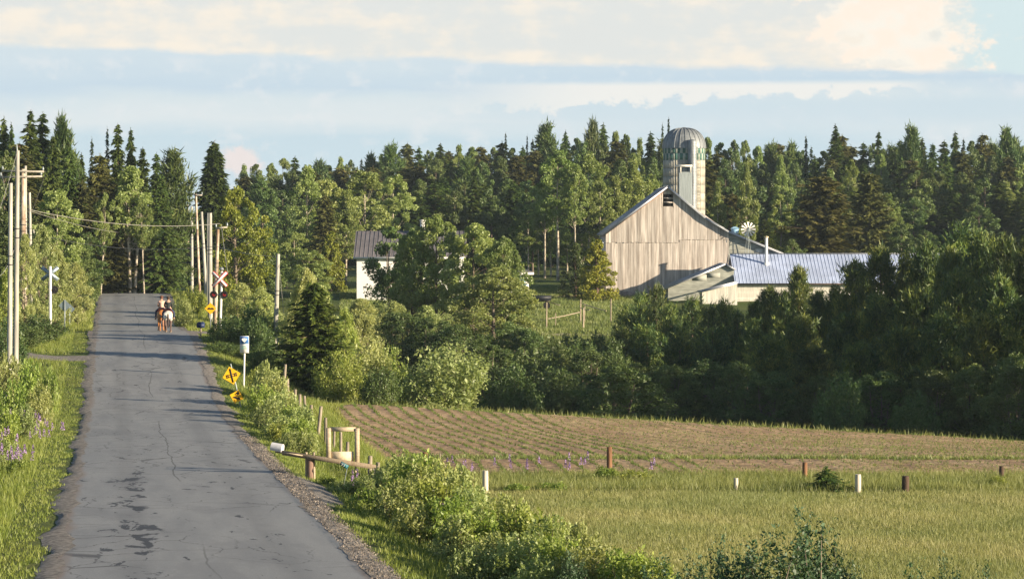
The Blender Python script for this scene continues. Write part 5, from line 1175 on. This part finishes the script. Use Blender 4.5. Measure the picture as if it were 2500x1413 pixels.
# ------------------------------------------------------------ trees and shrubs
random.seed(4)
ORD = lambda n: (ordn[n-1] if n <= len(ordn) else 'twenty-'+ordn[n-21] if n < 30 else 'thirtieth')
auto = []
def T(kind, px, yt, D, hw=None, row=None, label=None, name=None, var=None, bury=0.0):
    nm = name or {'spruce': 'spruce_tree', 'brownspruce': 'spruce_tree', 'bigspruce': 'spruce_tree', 'greenspruce': 'spruce_tree', 'fir': 'fir_tree', 'oldpine': 'pine_tree', 'brownpine': 'pine_tree', 'pine': 'pine_tree', 'smallpine': 'pine_tree',
                  'aspen': 'aspen_tree', 'poplar': 'aspen_tree', 'multi': 'birch_tree', 'paleaspen': 'aspen_tree', 'ash': 'ash_tree', 'maple': 'maple_tree', 'dark': 'broadleaf_tree', 'darktree': 'broadleaf_tree', 'cedar': 'cedar_tree', 'darkcedar': 'cedar_tree',
                  'shrub': 'shrub', 'willow': 'willow_bush', 'bigshrub': 'shrub', 'bigwillow': 'willow_bush', 'biggreen': 'shrub', 'teal': 'shrub', 'tinyspruce': 'spruce_seedling'}[kind]
    cat = 'shrub' if nm in ('shrub', 'willow_bush') else ('tree' if nm != 'spruce_seedling' else 'seedling')
    o = plant(kind, px, yt, D, hw, nm, label, cat, None, bury, var)
    if label is None: auto.append((o, kind, px, row))
    return o
def skyl(px, pts): return float(np.interp(px, [p[0] for p in pts], [p[1] for p in pts]))
SK = [(560, 415), (600, 392), (640, 382), (700, 375), (760, 372), (820, 380), (880, 372), (940, 360), (1000, 356), (1060, 352), (1150, 352), (1200, 345), (1240, 335), (1290, 352), (1330, 312), (1360, 335), (1400, 312), (1450, 298), (1500, 297), (1550, 325), (1590, 330), (1690, 310), (1740, 316), (1800, 325), (1850, 330), (1900, 340), (1950, 350), (2040, 335), (2145, 345), (2225, 335), (2335, 338), (2400, 335), (2500, 340), (2600, 340)]
rnd = random.Random(12)
# skyline rank
px = 596
while px < 2560:
    y = skyl(px, SK); deco = px < 780 or 1380 < px < 1580 or 1690 < px < 1870
    kd = rnd.choice(['dark', 'aspen', 'dark', 'aspen', 'spruce']) if deco else rnd.choice(['spruce', 'oldpine', 'spruce', 'fir', 'brownspruce', 'dark', 'oldpine', 'dark', 'aspen'])
    T(kd, px, y+rnd.uniform(-10, 16)+(8 if kd in ('dark', 'aspen') else 0), 432+rnd.uniform(-14, 14), {'fir': 13}.get(kd, rnd.uniform(26, 36)), 'skyline')
    px += rnd.uniform(20, 30) if not deco else rnd.uniform(26, 36)
# second rank
px = 600
while px < 2540:
    y = skyl(px, SK)+rnd.uniform(22, 58); kd = rnd.choice(['spruce', 'brownspruce', 'aspen', 'dark', 'dark', 'spruce'] if px > 1250 else ['spruce', 'oldpine', 'brownspruce', 'dark', 'dark'])
    T(kd, px, y, 398+rnd.uniform(-10, 10), rnd.uniform(30, 44), 'second rank'); px += rnd.uniform(32, 46)
# third rank
px = 610
while px < 2540:
    y = skyl(px, SK)+rnd.uniform(70, 120); kd = rnd.choice(['spruce', 'dark', 'dark', 'dark', 'aspen'] if px > 1700 else ['spruce', 'dark', 'dark', 'dark'])
    T(kd, px, y, 368+rnd.uniform(-8, 8), rnd.uniform(36, 50), 'third rank'); px += rnd.uniform(44, 62)
# fourth rank: lower front trees on the right
for px_, y, kd in [(2010, 520, 'dark'), (2130, 505, 'dark'), (2170, 470, 'aspen'), (2230, 480, 'dark'), (2280, 520, 'spruce'), (2330, 470, 'spruce'), (2390, 500, 'dark'), (2440, 440, 'spruce'), (2490, 470, 'spruce'), (2540, 430, 'spruce'), (1020, 470, 'spruce'), (1060, 440, 'spruce'), (1110, 460, 'dark'), (1160, 430, 'spruce'), (1200, 455, 'dark'), (1250, 440, 'spruce'), (1300, 450, 'dark'), (640, 430, 'dark'), (690, 460, 'dark')]:
    T(kd, px_, y, 345+rnd.uniform(-5, 5), rnd.uniform(40, 52), 'front rank')
# spire tops that stand out on the skyline
for px_, y, lb in [(1617, 300, 'left of the two dark spires above the silo'), (1631, 286, 'right, taller of the two dark spires above the silo')]: T('fir', px_, y, 420, 9, None, 'thin dark fir, '+lb)
T('oldpine', 1333, 298, 415, 34, None, 'tall dark spiky conifer rising above the poplars left of the silo')
T('fir', 1287, 328, 415, 7, None, 'needle thin dead looking fir on the skyline right of the house trees')
T('oldpine', 1447, 290, 418, 26, None, 'black topped conifer behind the bright crowns left of the silo')
T('spruce', 2040, 302, 410, 32, None, 'tall dark pointed spruce on the skyline right of the barn')
T('oldpine', 2226, 304, 412, 30, None, 'sparse pale conifer poking above the right hand skyline')
T('spruce', 2147, 320, 412, 24, None, 'dark pointed spruce between the tall spruce and the sparse conifer')
T('spruce', 2337, 320, 410, 27, None, 'bluish dark spruce poking above the right hand forest')
T('oldpine', 2457, 308, 408, 28, None, 'ragged conifer, rightmost of the tall skyline trees')
T('fir', 1968, 330, 412, 11, None, 'slim dark fir left of the tall pointed spruce on the right')
T('fir', 1234, 322, 416, 9, None, 'slim fir of the pair on the skyline above the house trees')
# --- left forest
LF = [('spruce', 4, 285, 246, 34, 'dark spruce cut by the left edge of the picture on the skyline'), ('spruce', 28, 298, 250, 24, 'spruce behind the tallest left pole on the skyline'), ('spruce', 72, 268, 240, 46, 'highest spruce of the left group, right of the tall poles'),
      ('spruce', 108, 274, 244, 46, 'second highest spruce beside the highest one at the left'), ('oldpine', 152, 280, 242, 34, 'ragged spruce with long side branches at the right end of the left clump'), ('spruce', 168, 345, 238, 36, 'spruce shoulder just below the ragged one with long branches'),
      ('spruce', 132, 330, 232, 42, 'green spruce in front of the highest left group'), ('brownspruce', 50, 345, 228, 44, 'brownish spruce low behind the crossarms'),
      ('fir', 225, 335, 252, 13, 'isolated black spire in the gap of the left forest'), ('spruce', 200, 372, 250, 26, 'small spruce left of the isolated black spire'), ('fir', 262, 310, 255, 12, 'narrow fir spire left of the round topped spruce'), ('spruce', 290, 300, 254, 34, 'wide topped spruce, highest between road gap and black spire'),
      ('spruce', 325, 312, 256, 28, 'pointed spruce just right of the wide topped one'), ('brownspruce', 248, 375, 246, 40, 'brown tinged spruce below the narrow spires'), ('spruce', 350, 360, 255, 36, 'green spruce between the pointed spruce and the dark pine'), ('spruce', 380, 372, 258, 32, 'spruce just left of the overhanging dark pine'),
      ('brownspruce', 205, 440, 238, 40, 'brownish spruce behind the round green tree at left'), ('brownspruce', 265, 440, 240, 44, 'olive spruce between the round green tree and bright aspen'), ('spruce', 395, 440, 252, 40, 'dark spruce right behind the bright aspen'), ('dark', 10, 352, 226, 46, 'dark leafy tree at the left edge behind the poles'),
      ('dark', 30, 470, 205, 60, 'leafy tree low at the left edge between the poles'), ('spruce', 180, 500, 236, 40, 'shaded spruce low behind the round green tree'), ('dark', 215, 560, 232, 46, 'olive leafy tree below the brownish spruces'), ('dark', 425, 560, 262, 42, 'dark leafy tree at the forest edge left of the far poles'), ('dark', 250, 590, 250, 46, 'low leafy tree at the edge of the forest left of the birch trunks'), ('dark', 385, 590, 262, 44, 'low leafy tree right of the birch trunks'), ('spruce', 215, 610, 246, 40, 'low spruce left of the birch trunks behind the grassy bank')]
for kd, px_, y, D_, hw, lb in LF: T(kd, px_, y, D_, hw, None, lb)
T('oldpine', 420, 362, 268, 48, None, 'dark pine with ragged overhanging right side beside the road gap', var=1)
T('multi', 322, 405, 240, 74, None, 'bright green aspen with several white trunks above the road crest')
T('paleaspen', 140, 450, 204, 66, None, 'round light green tree right of the crossarms', var=0)
T('bigspruce', 520, 343, 292, 78, None, 'broad dark pyramid spruce right of the road gap')
T('maple', 575, 452, 236, 92, None, 'yellow green spreading tree right of the far poles')
T('dark', 470, 545, 330, 30, None, 'dark tree filling the road gap behind the farthest poles'); T('spruce', 440, 480, 350, 22, None, 'hazy dark spruce deep in the road gap')
for px_, y, D_, hw, lb in [(246, 470, 234, 30, 'thin trunked tree, leftmost with a bare lit trunk left of the road crest'), (352, 480, 236, 30, 'slanting pale trunked tree right of the bright aspen')]: T('poplar', px_, y, D_, hw, None, lb).rotation_euler.y = .05
# aspens left of and behind the house
T('paleaspen', 750, 400, 300, 62, None, 'tall pale aspen left of the white house', var=1); T('paleaspen', 800, 425, 305, 60, None, 'pale aspen behind and right of the tallest one near the house', var=0)
T('paleaspen', 890, 405, 306, 74, None, 'wide pale aspen directly above the house roof', var=2); T('paleaspen', 960, 415, 312, 58, None, 'rightmost pale aspen behind the house roof', var=0); T('aspen', 845, 455, 296, 50, None, 'shorter pale aspen above the left end of the house roof', var=3)
T('paleaspen', 718, 560, 272, 52, None, 'small pale aspen left of the house under the tall one', var=0); T('brownspruce', 795, 475, 290, 34, None, 'rusty brown conifer among the aspens left of the house'); T('cedar', 808, 560, 278, 40, None, 'olive cedar close to the left wall of the house'); T('dark', 700, 500, 290, 30, None, 'brownish leafy tree left of the pale aspens')
T('dark', 640, 560, 262, 52, None, 'shaded leafy tree behind the solitary pole'); T('spruce', 620, 575, 252, 36, None, 'bluish spruce below the yellow green spreading tree')
T('paleaspen', 755, 605, 252, 58, None, 'bushy young aspen between solitary pole and house', var=0)
# trees in front of the house
T('ash', 1065, 522, 216, 104, None, 'tallest yellow green leafy tree in front of the white house', var=1); T('ash', 1155, 542, 213, 104, None, 'broad leafy tree joined to the tallest one, right of the house', var=0)
T('ash', 1228, 575, 209, 72, None, 'rightmost leafy tree of the house group with a pointed top', var=1); T('darktree', 958, 552, 224, 78, None, 'dark open tree against the white house wall'); T('ash', 1005, 556, 219, 66, None, 'leafy tree filling the gap between the open dark tree and the tallest one', var=1); T('darktree', 1030, 610, 220, 50, None, 'darker leafy tree between open tree and tallest one')
T('ash', 1205, 650, 204, 120, None, 'low spreading yellow green crown at the foot of the house trees', var=0)
# poplars with visible trunks left of the barn
for i, (px_, y, D_, hw) in enumerate([(1362, 365, 318, 56), (1438, 372, 322, 58), (1404, 400, 316, 40), (1330, 440, 326, 44), (1545, 388, 330, 62), (1590, 420, 336, 40), (1500, 420, 326, 48), (1465, 440, 318, 38)]):
    T('poplar' if i < 4 else 'aspen', px_, y, D_, hw, None, ['tall poplar with the clearest white trunk left of the barn', 'tall poplar nearest the golden cedar with forked pale trunk', 'slim poplar between the two tallest ones', 'poplar at the left end of the pale trunk group', 'pale rounded aspen left of the silo', 'small pale aspen touching the silo', 'pale aspen above the left barn roof', 'slender aspen above the golden cedar'][i])
for i, (px_, y, D_) in enumerate([(1290, 520, 330), (1315, 540, 334), (1345, 560, 330), (1385, 560, 336), (1420, 570, 332), (1455, 560, 338)]): T('poplar', px_, y, D_, 34, 'lower rank')
T('cedar', 1458, 580, 262, 54, None, 'golden green cone shaped cedar at the left corner of the barn'); T('darkcedar', 1405, 590, 266, 40, None, 'dark shaded cedar left of the golden one')
# right of the silo
T('aspen', 1752, 440, 306, 30, None, 'small bright birch just right of the silo', var=1); T('aspen', 1822, 392, 312, 34, None, 'tall narrow bright birch right of the silo', var=1); T('aspen', 1905, 470, 300, 44, None, 'leaning bright birch above the windmill', var=0)
T('brownpine', 2000, 430, 300, 84, None, 'big brownish layered pine above the blue roof', var=0); T('spruce', 1865, 535, 292, 36, None, 'fresh green spruce behind the windmill'); T('brownspruce', 1790, 470, 318, 40, None, 'brownish conifer between the two bright birches'); T('brownpine', 2120, 420, 312, 60, None, 'brown layered conifer right of the big one', var=1)
T('aspen', 2080, 385, 330, 34, None, 'pale birch with white limbs right of the big layered pine', var=2); T('brownspruce', 1720, 385, 345, 40, None, 'reddish conifer hugging the right side of the silo'); T('dark', 1845, 590, 286, 30, None, 'small green tree low behind the windmill'); T('dark', 1935, 580, 284, 34, None, 'leafy bush tree above the middle of the blue roof'); T('dark', 2200, 545, 300, 40, None, 'green tree at the back of the sunny clearing right of the shed')
T('dark', 2260, 560, 296, 40, None, 'second green tree at the back of the sunny clearing')
# pine belt between field and farm
PB_ = [(1950, 640, 196, 34), (1880, 692, 188, 36), (1846, 728, 190, 28), (1918, 700, 184, 34), (2000, 702, 190, 34), (2040, 690, 188, 30), (2088, 625, 186, 46), (2150, 592, 182, 56), (2215, 604, 184, 50), (2262, 578, 180, 50), (2320, 592, 174, 50), (2395, 556, 172, 58), (2455, 560, 164, 56), (2515, 570, 160, 62), (2340, 650, 160, 56), (2230, 690, 166, 56), (2140, 710, 168, 52), (2060, 760, 168, 48), (1960, 760, 172, 50), (2440, 660, 152, 60), (1840, 775, 178, 42), (1880, 810, 168, 50), (1990, 840, 158, 56), (2100, 830, 154, 58), (2200, 790, 154, 60), (2300, 760, 152, 62), (2400, 760, 146, 62), (2490, 720, 146, 66)]
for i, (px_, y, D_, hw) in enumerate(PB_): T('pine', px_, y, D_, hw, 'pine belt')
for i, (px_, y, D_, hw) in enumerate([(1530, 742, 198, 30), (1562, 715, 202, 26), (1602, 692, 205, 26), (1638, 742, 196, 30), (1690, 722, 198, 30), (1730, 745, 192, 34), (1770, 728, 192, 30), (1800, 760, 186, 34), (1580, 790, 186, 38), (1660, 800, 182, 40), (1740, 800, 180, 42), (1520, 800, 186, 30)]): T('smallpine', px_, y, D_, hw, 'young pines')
# shaded floor bushes between field and belt
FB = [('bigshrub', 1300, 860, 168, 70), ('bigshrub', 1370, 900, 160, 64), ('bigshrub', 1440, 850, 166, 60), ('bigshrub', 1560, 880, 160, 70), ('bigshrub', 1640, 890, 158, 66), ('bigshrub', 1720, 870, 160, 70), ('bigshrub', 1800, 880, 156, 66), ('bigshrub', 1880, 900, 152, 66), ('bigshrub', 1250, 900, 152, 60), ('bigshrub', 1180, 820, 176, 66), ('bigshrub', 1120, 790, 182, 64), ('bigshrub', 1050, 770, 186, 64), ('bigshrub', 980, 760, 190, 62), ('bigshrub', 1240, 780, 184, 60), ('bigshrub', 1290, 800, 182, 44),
      ('bigshrub', 2150, 900, 146, 70), ('bigshrub', 2280, 900, 144, 70), ('bigshrub', 2380, 880, 142, 70), ('bigshrub', 2480, 860, 140, 70), ('bigshrub', 2010, 910, 150, 60), ('bigshrub', 1490, 910, 154, 56), ('bigshrub', 1335, 822, 192, 46), ('bigshrub', 1400, 818, 194, 46), ('bigshrub', 1465, 816, 192, 46), ('bigshrub', 1420, 835, 182, 50), ('bigshrub', 1350, 840, 180, 50), ('bigshrub', 1500, 838, 180, 40)]  # closing row: dark bushes added where the slope is only shaded grass
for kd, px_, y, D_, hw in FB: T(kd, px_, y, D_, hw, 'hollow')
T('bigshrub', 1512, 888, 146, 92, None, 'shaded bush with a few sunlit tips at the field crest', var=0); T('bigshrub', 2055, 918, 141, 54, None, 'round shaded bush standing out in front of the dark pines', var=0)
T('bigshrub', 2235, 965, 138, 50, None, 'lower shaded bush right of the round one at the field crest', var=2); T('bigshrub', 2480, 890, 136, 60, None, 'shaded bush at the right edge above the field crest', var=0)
# mid roadside mass right of the road
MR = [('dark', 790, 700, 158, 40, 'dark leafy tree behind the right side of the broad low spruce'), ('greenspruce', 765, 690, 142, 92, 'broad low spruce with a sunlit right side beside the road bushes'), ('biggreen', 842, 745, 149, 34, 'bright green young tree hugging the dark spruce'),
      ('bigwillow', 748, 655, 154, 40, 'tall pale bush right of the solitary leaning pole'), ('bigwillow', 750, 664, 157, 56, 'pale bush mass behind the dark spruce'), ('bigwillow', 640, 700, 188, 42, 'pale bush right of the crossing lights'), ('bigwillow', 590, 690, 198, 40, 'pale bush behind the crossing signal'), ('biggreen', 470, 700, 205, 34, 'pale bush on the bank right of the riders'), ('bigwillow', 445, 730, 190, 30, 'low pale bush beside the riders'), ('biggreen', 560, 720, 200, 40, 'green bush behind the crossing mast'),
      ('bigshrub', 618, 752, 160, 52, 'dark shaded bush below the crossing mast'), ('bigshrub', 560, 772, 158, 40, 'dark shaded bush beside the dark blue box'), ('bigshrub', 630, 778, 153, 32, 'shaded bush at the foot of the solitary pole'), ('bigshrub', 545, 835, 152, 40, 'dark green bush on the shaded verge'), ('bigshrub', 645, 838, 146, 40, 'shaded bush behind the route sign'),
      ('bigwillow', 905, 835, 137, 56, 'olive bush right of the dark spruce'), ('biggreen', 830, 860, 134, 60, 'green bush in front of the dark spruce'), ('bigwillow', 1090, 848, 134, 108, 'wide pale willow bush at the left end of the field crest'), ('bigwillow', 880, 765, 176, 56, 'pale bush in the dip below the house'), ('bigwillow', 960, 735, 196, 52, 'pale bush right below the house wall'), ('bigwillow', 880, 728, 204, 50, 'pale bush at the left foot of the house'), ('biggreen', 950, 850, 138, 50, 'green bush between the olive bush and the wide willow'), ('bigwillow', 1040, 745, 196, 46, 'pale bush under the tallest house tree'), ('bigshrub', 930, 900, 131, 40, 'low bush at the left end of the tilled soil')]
for kd, px_, y, D_, hw, lb in MR: T(kd, px_, y, D_, hw, None, lb)
# right roadside shrub belt from the route sign to the foreground
RS = [(632, 908, 130, 22), (652, 893, 128, 30), (668, 920, 122, 36), (640, 950, 117, 34), (690, 960, 114, 34), (655, 985, 110, 32), (705, 1000, 108, 34), (740, 1000, 107, 30), (690, 1020, 103, 38), (728, 1032, 99, 34), (715, 1056, 95, 26), (752, 1056, 95, 22), (676, 1040, 101, 24)]
for i, (px_, y, D_, hw) in enumerate(RS): T('willow' if i % 3 else 'shrub', px_, y-6, D_, hw*1.25, 'roadside shrubs')
NS_ = [(800, 1172, 77, 24), (838, 1182, 74, 34), (885, 1172, 74, 36), (900, 1200, 69, 46), (935, 1150, 76, 34), (960, 1130, 75, 54), (1000, 1140, 72, 60), (1040, 1150, 70, 60), (960, 1200, 67, 56), (1030, 1200, 65, 64), (1090, 1170, 68, 56), (1000, 1250, 61, 56), (1070, 1240, 61, 64), (1120, 1210, 64, 44), (1100, 1290, 57, 60), (1160, 1280, 57, 60), (1210, 1240, 58, 60), (1180, 1330, 53, 60), (1260, 1270, 55, 66), (1250, 1330, 52, 70), (1320, 1290, 53, 64), (1340, 1340, 50, 66), (1400, 1310, 51, 50), (1420, 1350, 49, 66), (1500, 1370, 48, 60), (1130, 1360, 52, 50), (1290, 1390, 49, 60), (1560, 1390, 47, 56)]
for i, (px_, y, D_, hw) in enumerate(NS_): T('willow' if i % 3 else 'shrub', px_+(0 if px_ < 940 else 24), y-(8 if px_ < 940 else 26), D_, hw*1.15, 'near shrubs')
# dark near bush tops
for px_, y, D_, hw, lb in [(1960, 1262, 34, 74, 'tallest bluish green bush top in the foreground right of centre'), (2025, 1296, 34.5, 56, 'bush top joined to the right of the tallest foreground one'), (1890, 1322, 33.5, 80, 'bush top joined to the left of the tallest foreground one'), (1820, 1335, 34, 70, 'dark bush in the lower foreground left of the tallest one'), (1760, 1325, 35, 45, 'feathery bush tip at the left end of the dark foreground group'), (1690, 1365, 36, 60, 'low dark bush where the pale shrubs end in the foreground'), (1610, 1375, 37, 60, 'dark leafy tuft among the pale foreground shrubs'),
                           (1395, 1352, 42, 34, 'dark leafy shoot among the pale shrubs at the bottom'), (2085, 1385, 33, 36, 'small dark bush tip right of the tallest foreground one'), (2240, 1388, 33, 46, 'leftmost of the low bush tips at the bottom right'), (2310, 1380, 33, 44, 'middle of the low bush tips at the bottom right'), (2405, 1392, 33, 36, 'rightmost of the low bush tips at the bottom right')]:
    T('teal', px_, y, D_, hw, None, lb)
# left verge
LV = [('willow', 20, 868, 122, 40), ('shrub', 70, 885, 118, 34), ('willow', 95, 940, 108, 32), ('shrub', 30, 930, 108, 40), ('willow', 60, 990, 100, 30), ('shrub', 15, 1000, 96, 36), ('willow', 10, 1075, 84, 36), ('shrub', 45, 1120, 80, 26), ('shrub', 120, 905, 118, 22)]
for kd, px_, y, D_, hw in LV: T(kd, px_, y, D_, hw, 'left bank')
LM_ = [('bigwillow', 100, 545, 176, 40, 'tall pale willow wrapped round the left poles'), ('bigwillow', 130, 600, 178, 44, 'pale willow behind the white crossing mast'), ('bigwillow', 60, 570, 160, 30, 'pale willow showing between the left poles'), ('bigwillow', 185, 640, 192, 36, 'pale bush behind the diamond sign backs'), ('bigshrub', 100, 770, 158, 50, 'shaded bush at the foot of the blotched pole'), ('bigshrub', 50, 790, 150, 50, 'shaded bush behind the nearest pole'), ('bigwillow', 90, 740, 172, 34, 'low pale bush beside the foot of the white mast'),
       ('biggreen', 10, 650, 138, 40, 'bright green bush at the left edge behind the nearest pole'), ('bigshrub', 200, 690, 210, 30, 'dark bush on the grassy bank left of the road crest'), ('bigshrub', 15, 780, 136, 40, 'shaded bush low at the left edge'), ('dark', 30, 560, 190, 50, 'green tree behind the left poles'), ('dark', 200, 600, 214, 40, 'green tree behind the diamond sign backs')]
for kd, px_, y, D_, hw, lb in LM_: T(kd, px_, y, D_, hw, None, lb)
T('tinyspruce', 2018, 1143, 80, 44, None, 'small lone spruce seedling between two fence posts'); T('shrub', 2436, 1163, 82, 24, None, 'small round bush below the dark post at the right edge')
T('shrub', 1478, 1140, 86, 34, None, 'green weedy tuft at the foot of the tall brown post'); T('shrub', 1545, 1148, 85, 40, None, 'low green tuft right of the tall brown post'); T('shrub', 1262, 1185, 79, 30, None, 'low dark tuft in the grass right of the leftmost white post'); T('shrub', 1345, 1184, 79.5, 44, None, 'wide low green patch below the lupins')
# auto labels from place and rank
regs = [(0, 470, 'left of the road'), (470, 700, 'above the far poles'), (700, 860, 'left of the house roof'), (860, 1250, 'behind the white house'), (1250, 1480, 'between house and barn'), (1480, 1735, 'behind barn and silo'), (1735, 2000, 'just right of the silo'), (2000, 2250, 'right of the layered pine'), (2250, 2700, 'near the right edge')]
adj = {'spruce': 'green spruce', 'brownspruce': 'brownish spruce', 'fir': 'slim fir', 'oldpine': 'ragged pine', 'dark': 'dark leafy tree', 'aspen': 'pale leafy tree', 'poplar': 'thin trunked poplar'}
rowt = {'skyline': 'on the skyline', 'second rank': 'in the second row', 'third rank': 'in the third row', 'front rank': 'in the front row', 'lower rank': 'in the shade'}
cnt = {}
for o, kd, px_, row in sorted(auto, key=lambda t: t[2]):
    if row in rowt:
        rg = next(r for r in regs if r[0] <= px_ < r[1])[2]; key = (kd, row, rg); cnt[key] = cnt.get(key, 0)+1
        o['label'] = '%s %s %s, %s from the left' % (adj[kd], rowt[row], rg, ORD(cnt[key])); o['group'] = 'trees of the forest behind the farm'
    else:
        cnt[row] = cnt.get(row, 0)+1; n_ = ORD(cnt[row])
        lab = {'pine belt': ('bushy dark pine of the belt behind the field, %s from the left', 'pines of the belt behind the field'), 'young pines': ('young pine in front of the farm sheds, %s from the left', 'young pines before the farm sheds'),
               'hollow': ('dark shaded bush in the hollow behind the field, %s from the left', 'shaded bushes in the hollow'), 'roadside shrubs': ('leafy shrub between far road edge and fence posts, %s from the left', 'roadside shrubs'),
               'near shrubs': ('pale green shrub along the near roadside fence, %s from the left', 'near roadside shrubs'), 'left bank': ('leafy shrub on the left road bank, %s from the left', 'shrubs on the left bank')}[row]
        o['label'] = lab[0] % n_; o['group'] = lab[1]
# wood continuing beyond the right edge along the field's far side (one mass)
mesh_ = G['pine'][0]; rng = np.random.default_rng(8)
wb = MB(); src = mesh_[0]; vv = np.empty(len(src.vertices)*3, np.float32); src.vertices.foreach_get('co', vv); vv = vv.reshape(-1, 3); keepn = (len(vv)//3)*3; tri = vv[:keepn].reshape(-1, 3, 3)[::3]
for (X, Y, s_) in [(35+8*i+rng.uniform(-2, 2), 131-.46*8*i+13*j+rng.uniform(-3, 3), 1.22+.12*((i+j) % 3)) for i in range(10) for j in range(5)]+[(12+3.2*i, 31-.9*i, .36) for i in range(4)]:  # last group: small unseen trees near the camera, added to shade the foreground bushes
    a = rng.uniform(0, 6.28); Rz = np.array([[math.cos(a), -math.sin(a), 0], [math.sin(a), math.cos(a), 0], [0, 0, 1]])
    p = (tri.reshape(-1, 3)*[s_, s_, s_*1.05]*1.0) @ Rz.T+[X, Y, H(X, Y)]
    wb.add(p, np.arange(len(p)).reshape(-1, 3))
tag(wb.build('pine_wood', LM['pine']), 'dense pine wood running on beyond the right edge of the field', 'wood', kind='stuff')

# ------------------------------------------------------------ air
HAZE = 0.00011
if HAZE:
    hm = bpy.data.materials.new('haze'); hm.use_nodes = True; k = NT(hm.node_tree)
    pv = k.n('ShaderNodeVolumePrincipled'); pv.inputs['Color'].default_value = (.70,.86,1,1); pv.inputs['Density'].default_value = HAZE
    o_ = k.n('ShaderNodeOutputMaterial'); k.t.links.new(pv.outputs[0], o_.inputs['Volume'])
    b = MB(); b.box((0, 1450, 17), (5400, 3200, 44)); hz_ = b.build('haze', hm); tag(hz_, 'thin evening haze over the fields and forest', 'haze', kind='stuff')
